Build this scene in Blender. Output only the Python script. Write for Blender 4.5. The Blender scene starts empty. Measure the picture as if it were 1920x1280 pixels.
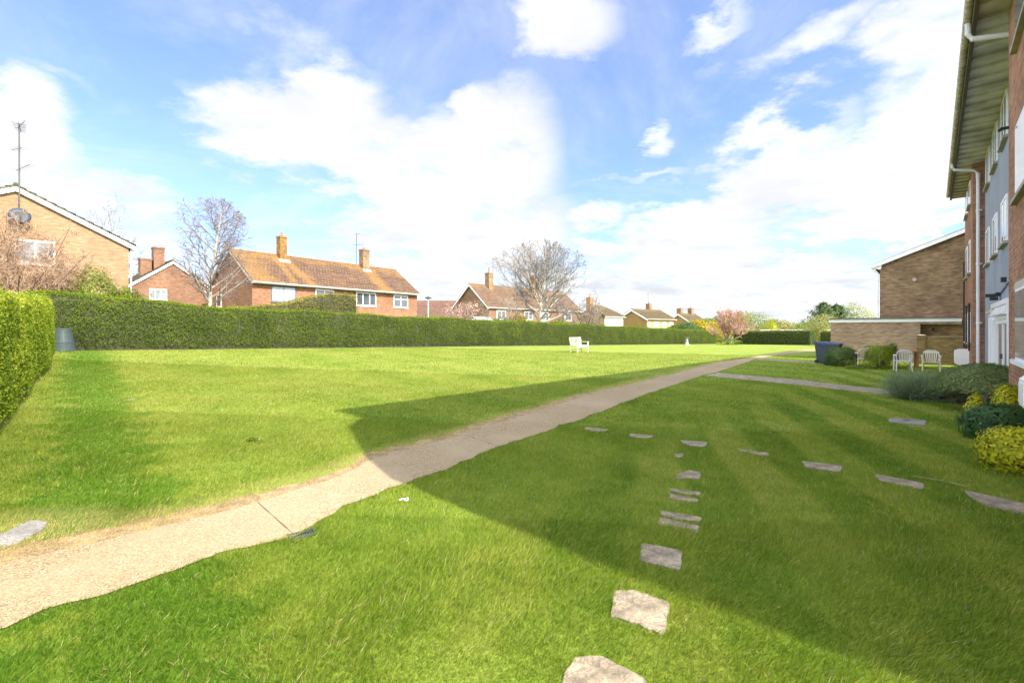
import bpy, math, random
import numpy as np
from mathutils import Vector, Matrix
R = math.radians
S = bpy.context.scene
COL = S.collection
F = 900.0; HC = 1.7; HOR = 618.0          # focal length in photo pixels, eye height, horizon row
TH = math.atan(790/900)                   # heading of the brick block's front
CT, ST = math.cos(TH), math.sin(TH)

# ------------------------------------------------------------ camera, sky, sun
cam = bpy.data.cameras.new('camera'); co = bpy.data.objects.new('camera', cam); COL.objects.link(co)
co.location = (0, 0, HC); co.rotation_euler = (R(90), 0, 0)
cam.sensor_width = 36; cam.lens = 36*F/1920; cam.shift_y = (HOR-640)/1920
cam.clip_start = .05; cam.clip_end = 5000
S.camera = co
S.view_settings.view_transform = 'Standard'; S.view_settings.look = 'None'
S.view_settings.exposure = 1.52; S.view_settings.gamma = 1
S.render.film_transparent = False
SUN_AZ = R(131.0); SUN_EL = R(41.5)       # azimuth clockwise from +Y
sd = Vector((math.sin(SUN_AZ)*math.cos(SUN_EL), math.cos(SUN_AZ)*math.cos(SUN_EL), math.sin(SUN_EL)))
sl = bpy.data.lights.new('sun', 'SUN'); sl.energy = 3.6; sl.angle = R(.53); sl.color = (1, .91, .76)
so = bpy.data.objects.new('sun', sl); COL.objects.link(so)
so.rotation_euler = sd.to_track_quat('Z', 'Y').to_euler()

class NT:
    """tiny node-tree helper"""
    def __init__(s, tree): s.t = tree; s.n = tree.nodes; s.l = tree.links
    def new(s, typ, **kw):
        nd = s.n.new(typ)
        for k, v in kw.items():
            if k == 'i':
                for a, b in v.items():
                    sock = nd.inputs[a]
                    if hasattr(b, 'is_output') or isinstance(b, bpy.types.NodeSocket): s.l.new(b, sock)
                    else: sock.default_value = b
            else: setattr(nd, k, v)
        return nd
    def m(s, op, a, b=None, c=None, clamp=False):
        nd = s.n.new('ShaderNodeMath'); nd.operation = op; nd.use_clamp = clamp
        for k, v in enumerate((a, b, c)):
            if v is None: continue
            if isinstance(v, bpy.types.NodeSocket): s.l.new(v, nd.inputs[k])
            else: nd.inputs[k].default_value = v
        return nd.outputs[0]
    def vm(s, op, a, b=None, scale=None):
        nd = s.n.new('ShaderNodeVectorMath'); nd.operation = op
        for k, v in enumerate((a, b)):
            if v is None: continue
            if isinstance(v, bpy.types.NodeSocket): s.l.new(v, nd.inputs[k])
            else: nd.inputs[k].default_value = v
        if scale is not None: nd.inputs['Scale'].default_value = scale
        return nd
    def mapr(s, v, a, b, c=0., d=1., smooth=True):
        nd = s.n.new('ShaderNodeMapRange'); nd.interpolation_type = 'SMOOTHSTEP' if smooth else 'LINEAR'
        s.l.new(v, nd.inputs[0])
        for k, x in zip((1, 2, 3, 4), (a, b, c, d)): nd.inputs[k].default_value = x
        return nd.outputs[0]
    def mix(s, f, a, b, mode='MIX'):
        nd = s.n.new('ShaderNodeMix'); nd.data_type = 'RGBA'; nd.blend_type = mode
        for k, v in ((0, f), (6, a), (7, b)):
            if isinstance(v, bpy.types.NodeSocket): s.l.new(v, nd.inputs[k])
            else: nd.inputs[k].default_value = v if k == 0 else (tuple(v)+(1,))[:4]
        return nd.outputs[2]
    def noise(s, vec, scale, detail=4, rough=.55, dist=0):
        nd = s.n.new('ShaderNodeTexNoise')
        if vec is not None: s.l.new(vec, nd.inputs['Vector'])
        nd.inputs['Scale'].default_value = scale; nd.inputs['Detail'].default_value = detail
        nd.inputs['Roughness'].default_value = rough; nd.inputs['Distortion'].default_value = dist
        return nd.outputs[0]
    def ramp(s, f, stops):
        nd = s.n.new('ShaderNodeValToRGB'); s.l.new(f, nd.inputs[0])
        e = nd.color_ramp.elements
        while len(e) < len(stops): e.new(.5)
        for k, (p, c) in enumerate(stops): e[k].position = p; e[k].color = tuple(c)+(1,)
        return nd.outputs[0]

w = bpy.data.worlds.new('World'); S.world = w; w.use_nodes = True
w.node_tree.nodes.clear(); n = NT(w.node_tree)
sky = n.new('ShaderNodeTexSky', sky_type='NISHITA', sun_disc=False)
sky.sun_elevation = SUN_EL; sky.sun_rotation = SUN_AZ
sky.air_density = 1.0; sky.dust_density = .6; sky.ozone_density = 2.2
tc = n.new('ShaderNodeTexCoord'); D = tc.outputs['Generated']
sep = n.new('ShaderNodeSeparateXYZ', i={0: D})
az = n.m('ARCTAN2', sep.outputs[0], sep.outputs[1]); el = n.m('ARCSINE', sep.outputs[2])
# flat cloud-deck coordinates, so that cloud texture flattens towards the horizon
zz = n.m('ADD', n.m('MAXIMUM', sep.outputs[2], 0.0), .16)
deck = n.new('ShaderNodeCombineXYZ', i={0: n.m('DIVIDE', sep.outputs[0], zz), 1: n.m('DIVIDE', sep.outputs[1], zz), 2: 0.})
n1 = n.new('ShaderNodeTexNoise', i={'Vector': deck.outputs[0], 'Scale': 2.3, 'Detail': 10., 'Roughness': .6})
n2 = n.noise(deck.outputs[0], .9, 6, .6)
ae = n.new('ShaderNodeCombineXYZ', i={0: az, 1: el, 2: 0.})
off = n.vm('SCALE', n.vm('SUBTRACT', n1.outputs['Color'], (.5, .5, .5)).outputs[0], scale=.26)
aed = n.vm('ADD', ae.outputs[0], off.outputs[0]).outputs[0]
def angs(px, py):
    a = math.atan((px-960)/F); return a, math.atan((HOR-py)/math.hypot(F, px-960))
def blob(cx, cy, rx, ry, rot=0, soft=.6, amt=1.0, vec=None):
    a, e = angs(cx, cy)
    ra = (angs(cx+rx, cy)[0]-angs(cx-rx, cy)[0])/2; re = (angs(cx, cy-ry)[1]-angs(cx, cy+ry)[1])/2
    mp = n.new('ShaderNodeMapping', vector_type='TEXTURE', i={'Vector': vec or aed, 'Location': (a, e, 0), 'Rotation': (0, 0, R(rot)), 'Scale': (ra, re, 1)})
    sp = n.new('ShaderNodeSeparateXYZ', i={0: mp.outputs[0]})
    ln = n.m('SQRT', n.m('ADD', n.m('MULTIPLY', sp.outputs[0], sp.outputs[0]), n.m('MULTIPLY', sp.outputs[1], sp.outputs[1])))
    return n.mapr(ln, 1+soft, 1-soft, 0, amt)
CLOUDS = [(500,230,150,95,0),(640,215,120,95,0),(720,290,200,110,-20),(860,340,170,110,-30),(940,300,110,160,0),(800,440,190,80,-10),
 (960,440,120,120,0),(900,215,60,70,0),(850,540,330,50,0),
 (30,250,110,90,0),(170,345,180,60,-14),(60,370,140,60,0),(90,150,150,28,-12,.9,.35),(380,130,170,35,-8,.8,.35),(690,130,220,50,-10,.8,.4),
 (1060,20,105,75,0),(1010,-60,80,60,0),
 (1650,250,240,130,30),(1760,90,150,190,20),(1500,330,240,90,25),(1650,370,220,90,15),(1300,430,190,70,20),(1330,500,130,60,10),(1480,250,120,60,25),
 (1180,470,120,60,0),(1240,240,24,34,0,.8,.75),(1350,20,70,28,15,.9,.7),(1570,25,110,45,10,.9,.8),(1180,325,120,16,-8,.7,.6),
 (1730,440,110,26,12),(1100,555,360,38,0),(1500,540,300,44,0),(500,560,300,40,0,.6,.9),(250,440,140,40,0,.6,.7),(100,480,160,50,0,.6,.8)]
acc = None
for c in CLOUDS:
    b = blob(*c); acc = b if acc is None else n.m('MAXIMUM', acc, b)
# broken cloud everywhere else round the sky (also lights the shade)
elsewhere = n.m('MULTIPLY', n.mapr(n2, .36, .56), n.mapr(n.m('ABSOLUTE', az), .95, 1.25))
low = n.m('MULTIPLY', n.mapr(el, .17, .03), .85)
hi = n.m('MULTIPLY', n.mapr(n.noise(deck.outputs[0], 1.1, 7, .65, .6), .38, .74), .45)   # high thin veil
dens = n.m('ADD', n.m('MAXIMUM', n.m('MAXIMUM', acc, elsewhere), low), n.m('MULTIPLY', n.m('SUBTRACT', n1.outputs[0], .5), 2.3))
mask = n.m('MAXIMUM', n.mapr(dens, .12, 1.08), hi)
shade = n.mapr(n.noise(n.vm('ADD', deck.outputs[0], (3.1, 1.7, 0)).outputs[0], 1.7, 5, .6), .35, .7)
lowgrey = n.mapr(el, .3, .02)
ccol = n.mix(n.m('MULTIPLY', shade, n.m('ADD', .6, n.m('MULTIPLY', lowgrey, .35))), (4.2, 4.25, 4.35), (2.7, 2.76, 3.05))
skyc = n.mix(1., sky.outputs[0], (.80, .90, 1.12), 'MULTIPLY')
skyc = n.mix(.14, skyc, (2.8, 3.2, 4.2), 'MIX')
# cloud outside the view is boosted, added fill light for the shade
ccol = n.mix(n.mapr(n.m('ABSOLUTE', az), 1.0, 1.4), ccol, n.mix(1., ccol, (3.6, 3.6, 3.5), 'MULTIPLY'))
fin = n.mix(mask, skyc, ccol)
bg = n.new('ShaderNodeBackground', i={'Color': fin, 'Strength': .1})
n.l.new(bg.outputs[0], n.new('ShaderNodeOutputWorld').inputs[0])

# ------------------------------------------------------------ ground shape and coordinates
def W(s, lat, z=0.0):            # s along the block's front, lat to the left of the camera line
    return Vector((-lat*CT+s*ST, lat*ST+s*CT, z))
def sl_of(x, y): return x*ST+y*CT, y*ST-x*CT
RAMP = [(-1e4, 0.), (2., 0.), (24.5, 1.), (1e4, 1.)]
def gh_sl(s, lat):
    A = np.clip(.97-.0185*np.asarray(s, float), -.4, 1.05)
    return A*np.clip((np.asarray(lat, float)-2.)/22.5, 0, 1)
def gh(x, y):
    s, l = sl_of(x, y); return float(gh_sl(s, l))
def G(px, py, dz=0.0):           # photo pixel -> point on the ground
    z = 0.
    for _ in range(40):
        d = (HC-z)*F/(py-HOR); x = (px-960)/F*d; z = gh(x, d)
    return Vector((x, d, z+dz))
def at(px, d):                   # point on the ground at depth d under pixel column px
    x = (px-960)/F*d; return Vector((x, d, gh(x, d)))

# ------------------------------------------------------------ mesh helpers
class MB:
    def __init__(s): s.v = []; s.f = []; s.mi = []; s.T = Matrix.Identity(4); s.k = 0
    def P(s, p): s.v.append(tuple(s.T @ Vector(p))); return len(s.v)-1
    def face(s, ps):
        s.f.append([s.P(p) for p in ps]); s.mi.append(s.k)
    def box(s, a, b, bev=0):
        x0, y0, z0 = a; x1, y1, z1 = b
        if x0 > x1: x0, x1 = x1, x0
        if y0 > y1: y0, y1 = y1, y0
        if z0 > z1: z0, z1 = z1, z0
        i = [s.P(p) for p in ((x0,y0,z0),(x1,y0,z0),(x1,y1,z0),(x0,y1,z0),(x0,y0,z1),(x1,y0,z1),(x1,y1,z1),(x0,y1,z1))]
        for q in ((0,3,2,1),(4,5,6,7),(0,1,5,4),(1,2,6,5),(2,3,7,6),(3,0,4,7)):
            s.f.append([i[k] for k in q]); s.mi.append(s.k)
    def hexa(s, bot, top):       # two matching loops -> closed solid
        m = len(bot); b = [s.P(p) for p in bot]; t = [s.P(p) for p in top]
        s.f.append(b[::-1]); s.f.append(t[:]); s.mi += [s.k]*2
        for k in range(m):
            j = (k+1) % m; s.f.append([b[k], b[j], t[j], t[k]]); s.mi.append(s.k)
    def prism(s, prof, axis, a, b):   # 2D profile extruded along axis
        def pt(u, v, w): return {'x': (w, u, v), 'y': (u, w, v), 'z': (u, v, w)}[axis]
        s.hexa([pt(u, v, a) for u, v in prof], [pt(u, v, b) for u, v in prof])
    def bar(s, a, b, wx, wz):    # rectangular bar between two points
        a, b = Vector(a), Vector(b); d = (b-a).normalized()
        up = Vector((0,0,1)) if abs(d.z) < .95 else Vector((0,1,0))
        sx = d.cross(up).normalized(); sz = sx.cross(d)
        L = [(-wx/2,-wz/2),(wx/2,-wz/2),(wx/2,wz/2),(-wx/2,wz/2)]
        s.hexa([a+sx*p+sz*q for p, q in L], [b+sx*p+sz*q for p, q in L])
    def tube(s, pts, rad, sides=6, cap=True):
        pts = [Vector(p) for p in pts]
        if not hasattr(rad, '__len__'): rad = [rad]*len(pts)
        rings = []; up = Vector((.31, .17, .93)); m = len(pts)
        for k, p in enumerate(pts):
            d = (pts[min(k+1, m-1)]-pts[max(k-1, 0)]).normalized()
            a = d.cross(up)
            if a.length < .05: a = d.cross(Vector((1, 0, 0)))
            a.normalize(); b = d.cross(a)
            rings.append([s.P(p+(a*math.cos(t)+b*math.sin(t))*rad[k]) for t in [2*math.pi*j/sides for j in range(sides)]])
        for q in range(m-1):
            for j in range(sides):
                jj = (j+1) % sides
                s.f.append([rings[q][j], rings[q+1][j], rings[q+1][jj], rings[q][jj]]); s.mi.append(s.k)
        if cap:
            s.f.append(rings[0][:]); s.f.append(rings[-1][::-1]); s.mi += [s.k]*2
    def lathe(s, prof, c=(0,0,0), sides=24, close=True):
        rings = [[s.P((c[0]+r*math.cos(2*math.pi*j/sides), c[1]+r*math.sin(2*math.pi*j/sides), c[2]+z)) for j in range(sides)] for r, z in prof]
        for q in range(len(prof)-1):
            for j in range(sides):
                jj = (j+1) % sides
                s.f.append([rings[q][j], rings[q][jj], rings[q+1][jj], rings[q+1][j]]); s.mi.append(s.k)
        if close: s.f.append(rings[0][::-1]); s.f.append(rings[-1][:]); s.mi += [s.k]*2
    def build(s, name, mats, parent=None, loc=None, rotz=0, smooth=False, uv=True, bevel=0):
        me = bpy.data.meshes.new(name); me.from_pydata(s.v, [], s.f)
        if not isinstance(mats, (list, tuple)): mats = [mats]
        for mm in mats: me.materials.append(mm)
        if len(mats) > 1: me.polygons.foreach_set('material_index', s.mi)
        if uv: uvbox(me)
        if smooth: me.polygons.foreach_set('use_smooth', [True]*len(me.polygons))
        o = bpy.data.objects.new(name, me); COL.objects.link(o)
        if parent: o.parent = parent
        if loc is not None: o.location = loc
        if rotz: o.rotation_euler = (0, 0, rotz)
        if bevel:
            bm = o.modifiers.new('bevel', 'BEVEL'); bm.width = bevel; bm.segments = 2; bm.limit_method = 'ANGLE'
        return o
def uvbox(me):
    np_ = len(me.polygons); nl = len(me.loops)
    if not np_: return
    me.update()
    N = np.empty(np_*3); me.polygons.foreach_get('normal', N); N = N.reshape(-1, 3)
    lt = np.empty(np_, int); me.polygons.foreach_get('loop_total', lt)
    vi = np.empty(nl, int); me.loops.foreach_get('vertex_index', vi)
    C = np.empty(len(me.vertices)*3); me.vertices.foreach_get('co', C); C = C.reshape(-1, 3)
    a = np.stack([-N[:, 1], N[:, 0], np.zeros(np_)], 1); L = np.linalg.norm(a, axis=1)
    flat = L < .05; a[flat] = (1, 0, 0); L[flat] = 1; a /= L[:, None]
    b = np.cross(N, a); pi = np.repeat(np.arange(np_), lt)
    U = np.stack([(C[vi]*a[pi]).sum(1), (C[vi]*b[pi]).sum(1)], 1)
    uv = me.uv_layers.new(name='uv'); uv.data.foreach_set('uv', U.astype(np.float32).ravel())
def fast(name, V, nper, mat, parent=None, attrs=None, smooth=False):
    """V: (n*nper,3) vertices, every nper vertices make one face"""
    V = np.asarray(V, np.float32).reshape(-1, 3); nv = len(V); nf = nv//nper
    me = bpy.data.meshes.new(name); me.vertices.add(nv); me.vertices.foreach_set('co', V.ravel())
    me.loops.add(nv); me.loops.foreach_set('vertex_index', np.arange(nv, dtype=np.int32))
    me.polygons.add(nf); me.polygons.foreach_set('loop_start', np.arange(0, nv, nper, dtype=np.int32))
    me.update(calc_edges=True)
    for k, arr in (attrs or {}).items():
        at_ = me.attributes.new(k, 'FLOAT', 'POINT'); at_.data.foreach_set('value', np.repeat(np.asarray(arr, np.float32), nper))
    me.materials.append(mat)
    o = bpy.data.objects.new(name, me); COL.objects.link(o)
    if parent: o.parent = parent
    return o
def tag(o, label=None, cat=None, group=None, kind=None):
    if label: o['label'] = label
    if cat: o['category'] = cat
    if group: o['group'] = group
    if kind: o['kind'] = kind
    return o
def thing(name, label, cat, loc=(0,0,0), rotz=0, group=None):
    o = bpy.data.objects.new(name, None); COL.objects.link(o); o.empty_display_size = .2
    o.location = loc; o.rotation_euler = (0, 0, rotz); return tag(o, label, cat, group)
def copy_tree(o, loc, rotz, label, parent=None):
    c = o.copy(); COL.objects.link(c)
    if parent: c.parent = parent
    else: c.location = loc; c.rotation_euler = (0, 0, rotz); c['label'] = label
    for ch in [x for x in o.children]: copy_tree(ch, None, None, None, c)
    return c

# ------------------------------------------------------------ materials
MATS = {}
def mat(name, col, rough=.8, bump=0, bscale=20, var=.12, vscale=3, metal=0, spec=.3, coord='Object', fine=0):
    if name in MATS: return MATS[name]
    m = bpy.data.materials.new(name); m.use_nodes = True; t = NT(m.node_tree)
    p = m.node_tree.nodes['Principled BSDF']; tc = t.new('ShaderNodeTexCoord')
    v = t.noise(tc.outputs[coord], vscale, 5, .6)
    c = t.mix(t.mapr(v, .3, .7), [x*(1-var) for x in col], [min(1, x*(1+var)) for x in col])
    if fine:
        v2 = t.noise(tc.outputs[coord], fine, 3, .7)
        c = t.mix(t.mapr(v2, .35, .65), c, t.mix(1., c, (.55, .55, .55), 'MULTIPLY'))
    t.l.new(c, p.inputs['Base Color']); p.inputs['Roughness'].default_value = rough
    p.inputs['Metallic'].default_value = metal; p.inputs['Specular IOR Level'].default_value = spec
    if bump:
        b = t.new('ShaderNodeBump', i={'Height': t.noise(tc.outputs[coord], bscale, 4, .6), 'Strength': bump, 'Distance': .02})
        t.l.new(b.outputs[0], p.inputs['Normal'])
    MATS[name] = m; return m
def brick(name, c1, c2, mortar, streak=.25, lich=None, dark=None):
    m = bpy.data.materials.new(name); m.use_nodes = True; t = NT(m.node_tree)
    p = m.node_tree.nodes['Principled BSDF']; tc = t.new('ShaderNodeTexCoord'); uv = tc.outputs['UV']
    def bt(a, b, mo, bias=0.):
        k = t.new('ShaderNodeTexBrick', i={'Vector': uv, 'Color1': a+(1,), 'Color2': b+(1,), 'Mortar': mo+(1,), 'Scale': 1., 'Mortar Size': .006, 'Mortar Smooth': .2, 'Bias': bias, 'Brick Width': .225, 'Row Height': .075})
        k.offset = .5; return k
    k = bt(c1, c2, mortar)
    k2 = bt((0,0,0), (1,1,1), (.5,.5,.5), -.35)
    c = t.mix(t.m('MULTIPLY', t.new('ShaderNodeSeparateColor', i={0: k2.outputs[0]}).outputs[0], .5), k.outputs[0], dark or tuple(x*.5 for x in c1))
    c = t.mix(t.m('MULTIPLY', k.outputs[1], .9), c, mortar)
    st = t.new('ShaderNodeMapping', i={'Vector': uv, 'Scale': (2.6, 12., 1.)})
    gn = t.noise(st.outputs[0], 1., 3, .6)
    c = t.mix(t.mapr(gn, .35, .65), t.mix(1., c, (.84, .82, .80), 'MULTIPLY'), t.mix(1., c, (1.14, 1.13, 1.1), 'MULTIPLY'))
    big = t.noise(uv, .7, 5, .6)
    c = t.mix(t.mapr(big, .3, .7), t.mix(1., c, (1-streak,)*3, 'MULTIPLY'), t.mix(1., c, (1+streak*.5,)*3, 'MULTIPLY'))
    fn = t.noise(uv, 45, 3, .7)
    c = t.mix(t.mapr(fn, .35, .7, 0, .25), c, (.06, .045, .03))
    if lich:
        c = t.mix(t.mapr(t.noise(uv, 2.2, 6, .7), .52, .68, 0, .75), c, lich)
    t.l.new(c, p.inputs['Base Color']); p.inputs['Roughness'].default_value = .9; p.inputs['Specular IOR Level'].default_value = .2
    hh = t.m('ADD', t.m('MULTIPLY', k.outputs[1], -1.), t.m('MULTIPLY', fn, .3))
    b = t.new('ShaderNodeBump', i={'Height': hh, 'Strength': .6, 'Distance': .008}); t.l.new(b.outputs[0], p.inputs['Normal'])
    return m
def tiles(name, base, lichen, amt=.6, moss=(.3, .2, .03), streaks=()):
    m = bpy.data.materials.new(name); m.use_nodes = True; t = NT(m.node_tree)
    p = m.node_tree.nodes['Principled BSDF']; tc = t.new('ShaderNodeTexCoord'); uv = tc.outputs['UV']
    k = t.new('ShaderNodeTexBrick', i={'Vector': uv, 'Color1': base+(1,), 'Color2': tuple(x*.62 for x in base)+(1,), 'Mortar': tuple(x*.3 for x in base)+(1,), 'Scale': 1., 'Mortar Size': .045, 'Mortar Smooth': .5, 'Brick Width': .3, 'Row Height': .34})
    c = k.outputs[0]
    ob = tc.outputs['Object']; sp = t.new('ShaderNodeSeparateXYZ', i={0: tc.outputs['UV']})
    big = t.noise(uv, .42, 6, .72); sm = t.noise(uv, 6, 4, .7)
    a = t.m('ADD', big, t.m('MULTIPLY', t.m('SUBTRACT', sm, .5), .95))
    at_ = t.new('ShaderNodeAttribute', attribute_name='lich')
    a = t.m('ADD', a, t.m('MULTIPLY', at_.outputs['Fac'], .22))
    so_ = t.new('ShaderNodeSeparateXYZ', i={0: ob})
    for x0, dirx, wd_ in streaks:      # lichen washed down below each chimney and at the verge
        q = t.m('ABSOLUTE', t.m('SUBTRACT', so_.outputs[0], t.m('ADD', x0, t.m('MULTIPLY', t.m('SUBTRACT', 7.4, so_.outputs[2]), dirx))))
        a = t.m('ADD', a, t.mapr(q, wd_, .1, 0, .2))
    c = t.mix(t.mapr(a, .5, .72, 0, amt), c, lichen)
    c = t.mix(t.mapr(t.noise(uv, 14, 3, .6), .55, .7, 0, .4), c, moss)
    t.l.new(c, p.inputs['Base Color']); p.inputs['Roughness'].default_value = .85; p.inputs['Specular IOR Level'].default_value = .25
    wv = t.m('SINE', t.m('MULTIPLY', sp.outputs[0], 2*math.pi/.3))
    b = t.new('ShaderNodeBump', i={'Height': wv, 'Strength': .6, 'Distance': .02}); t.l.new(b.outputs[0], p.inputs['Normal'])
    return m
def leafmat(name, stops, trans=.3, rough=.5, spec=.18):
    m = bpy.data.materials.new(name); m.use_nodes = True; t = NT(m.node_tree); t.n.clear()
    a = t.new('ShaderNodeAttribute', attribute_name='rnd'); tc = t.new('ShaderNodeTexCoord')
    nz = t.noise(tc.outputs['Object'], 1.3, 3, .6)
    f = t.m('ADD', a.outputs['Fac'], t.m('MULTIPLY', t.m('SUBTRACT', nz, .5), .7), clamp=True)
    c = t.ramp(f, stops)
    p = t.new('ShaderNodeBsdfPrincipled', i={'Base Color': c, 'Roughness': rough, 'Specular IOR Level': spec})
    tr = t.new('ShaderNodeBsdfTranslucent', i={'Color': t.mix(.5, c, (.4, .5, .05), 'MIX') if trans < .5 else c})
    mx = t.new('ShaderNodeMixShader', i={0: trans, 1: p.outputs[0], 2: tr.outputs[0]})
    t.l.new(mx.outputs[0], t.new('ShaderNodeOutputMaterial').inputs[0]); return m
def glass(name, tint=(.06, .07, .08)):
    return mat(name, tint, rough=.06, spec=.9, var=.3, vscale=1.5)

def lawn_color(t, vec):
    """mown-lawn colour from world position: mowing bands, patches, dry tips"""
    sp = t.new('ShaderNodeSeparateXYZ', i={0: vec})
    x, y = sp.outputs[0], sp.outputs[1]
    latn = t.m('SUBTRACT', t.m('MULTIPLY', y, ST), t.m('MULTIPLY', x, CT))
    sN = t.m('ADD', t.m('MULTIPLY', x, ST), t.m('MULTIPLY', y, CT))
    wob = t.m('MULTIPLY', t.m('SUBTRACT', t.noise(vec, .35, 3, .5), .5), 1.6)
    def bands(ang, per, ph):
        c_, s_ = math.cos(R(ang)), math.sin(R(ang))
        q = t.m('ADD', t.m('SUBTRACT', t.m('MULTIPLY', x, c_), t.m('MULTIPLY', y, s_)), t.m('MULTIPLY', wob, .35))
        return t.mapr(t.m('SINE', t.m('ADD', t.m('MULTIPLY', q, 2*math.pi/per), ph)), -.4, .4)
    right = t.mapr(latn, 3.2, 2.6)
    b1 = bands(15, 1.15, .6)          # bands running up the right-hand lawn
    b2 = bands(-38, 2.3, 1.1)        # wide bands on the left lawn
    b = t.new('ShaderNodeMix', i={0: right, 2: t.m('ADD', t.m('MULTIPLY', b2, .35), .3), 3: b1}).outputs[0]
    big = t.noise(vec, .55, 5, .62); mid = t.noise(vec, 2.6, 5, .65); fin_ = t.noise(vec, 26, 3, .7)
    k = t.m('ADD', t.m('ADD', t.m('MULTIPLY', t.m('SUBTRACT', b, .5), t.mapr(y, 2.5, 7, .12, .26)), t.m('MULTIPLY', big, .55)), t.m('MULTIPLY', mid, .62))
    c = t.ramp(t.mapr(k, .24, .90, smooth=False), [(0, (.09, .17, .016)), (.3, (.15, .235, .024)), (.6, (.215, .285, .038)), (1, (.32, .35, .075))])
    far = t.mapr(latn, 3, 11)        # the open lawn beyond the path is dryer
    c = t.mix(t.m('MULTIPLY', far, t.mapr(big,   .35, .7, .2, .7)), c, (.27, .295, .07))
    c = t.mix(t.mapr(fin_, .6, .8, 0, .4), c, (.36, .34, .12))
    # one darker swathe leading to the compost bin
    p0, p1 = G(160, 668), G(200, 900); dv = (p1-p0); dv.z = 0; dv.normalize()
    q = t.m('ADD', t.m('MULTIPLY', t.m('SUBTRACT', x, p0.x), -dv.y), t.m('MULTIPLY', t.m('SUBTRACT', y, p0.y), dv.x))
    q = t.m('ADD', t.m('ABSOLUTE', q), t.m('MULTIPLY', t.m('SUBTRACT', mid, .5), 1.8))
    c = t.mix(t.mapr(q, .7, .3, 0, .72), c, (.085, .185, .014))
    return c, k, x, y
gm = bpy.data.materials.new('lawn_soil'); gm.use_nodes = True; t = NT(gm.node_tree)
gp = gm.node_tree.nodes['Principled BSDF']; tc = t.new('ShaderNodeTexCoord')
c, k, _, _ = lawn_color(t, tc.outputs['Object'])
f2 = t.noise(tc.outputs['Object'], 60, 4, .7)
c = t.mix(t.mapr(f2, .35, .6, .35, 0), c, (.03, .06, .008))
t.l.new(c, gp.inputs['Base Color']); gp.inputs['Roughness'].default_value = .95; gp.inputs['Specular IOR Level'].default_value = .1
b = t.new('ShaderNodeBump', i={'Height': t.m('ADD', f2, t.m('MULTIPLY', t.noise(tc.outputs['Object'], 9, 4, .6), 1.5)), 'Strength': .6, 'Distance': .04})
t.l.new(b.outputs[0], gp.inputs['Normal'])
bm_ = bpy.data.materials.new('grass_blades'); bm_.use_nodes = True; t = NT(bm_.node_tree); t.n.clear()
tc = t.new('ShaderNodeTexCoord'); c, k, _, _ = lawn_color(t, tc.outputs['Object'])
a = t.new('ShaderNodeAttribute', attribute_name='rnd').outputs['Fac']; dr = t.new('ShaderNodeAttribute', attribute_name='dry').outputs['Fac']
c = t.mix(t.mapr(a, 0, 1, 0, .8, smooth=False), t.mix(1., c, (.50, .62, .5), 'MULTIPLY'), t.mix(1., c, (1.75, 1.5, 1.4), 'MULTIPLY'))
c = t.mix(t.m('GREATER_THAN', a, .985), c, (.42, .37, .17))
c = t.mix(dr, c, (.55, .42, .21))
p = t.new('ShaderNodeBsdfPrincipled', i={'Base Color': c, 'Roughness': .6, 'Specular IOR Level': .15})
tr = t.new('ShaderNodeBsdfTranslucent', i={'Color': t.mix(1., c, (1.2, 1.3, .7), 'MULTIPLY')})
mx = t.new('ShaderNodeMixShader', i={0: .35, 1: p.outputs[0], 2: tr.outputs[0]})
t.l.new(mx.outputs[0], t.new('ShaderNodeOutputMaterial').inputs[0])
GRASS = bm_

def pathmat():
    m = bpy.data.materials.new('exposed_aggregate_concrete'); m.use_nodes = True; t = NT(m.node_tree)
    p = m.node_tree.nodes['Principled BSDF']; ob = t.new('ShaderNodeTexCoord').outputs['Object']
    v = t.new('ShaderNodeTexVoronoi', i={'Vector': ob, 'Scale': 110.}); 
    ch = t.new('ShaderNodeSeparateColor', i={0: v.outputs['Color']}).outputs[0]
    c = t.ramp(ch, [(0, (.16, .12, .075)), (.3, (.275, .215, .135)), (.6, (.335, .27, .175)), (.85, (.40, .33, .225)), (1, (.52, .47, .37))])
    c = t.mix(t.mapr(t.noise(ob, 1.1, 5, .65), .35, .7, 0, .6), c, (.34, .275, .185))
    c = t.mix(t.mapr(t.noise(ob, 5, 5, .7), .58, .72, 0, .5), c, (.5, .44, .36))
    c = t.mix(t.mapr(t.noise(ob, 2.3, 5, .7), .6, .78, 0, .35), c, (.2, .15, .09))
    c = t.mix(t.mapr(t.noise(ob, .55, 4, .6), .42, .66, 0, .35), c, (.45, .39, .29))
    cr = t.new('ShaderNodeTexVoronoi', feature='DISTANCE_TO_EDGE', i={'Vector': t.vm('ADD', ob, t.vm('SCALE', t.new('ShaderNodeTexNoise', i={'Vector': ob, 'Scale': 2.5}).outputs['Color'], scale=.22).outputs[0]).outputs[0], 'Scale': .45})
    c = t.mix(t.m('MULTIPLY', t.mapr(cr.outputs['Distance'],   .003, .0005), t.mapr(t.noise(ob, .7, 2), .5, .62)), c, (.24, .19, .12))
    c = t.mix(1., c, (.95, .89, .80), 'MULTIPLY')
    t.l.new(c, p.inputs['Base Color']); p.inputs['Roughness'].default_value = .9; p.inputs['Specular IOR Level'].default_value = .2
    b = t.new('ShaderNodeBump', i={'Height': t.m('ADD', v.outputs['Distance'], t.noise(ob, 30, 4, .6)), 'Strength': .7, 'Distance': .008}); t.l.new(b.outputs[0], p.inputs['Normal'])
    return m
PATH = pathmat()
SLAB = mat('weathered_slab', (.34, .28, .20), .9, .7, 45, .4, 5, fine=38)
SLABG = mat('grey_slab', (.32, .30, .28), .9, .4, 60, .25, 4, fine=60)
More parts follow.
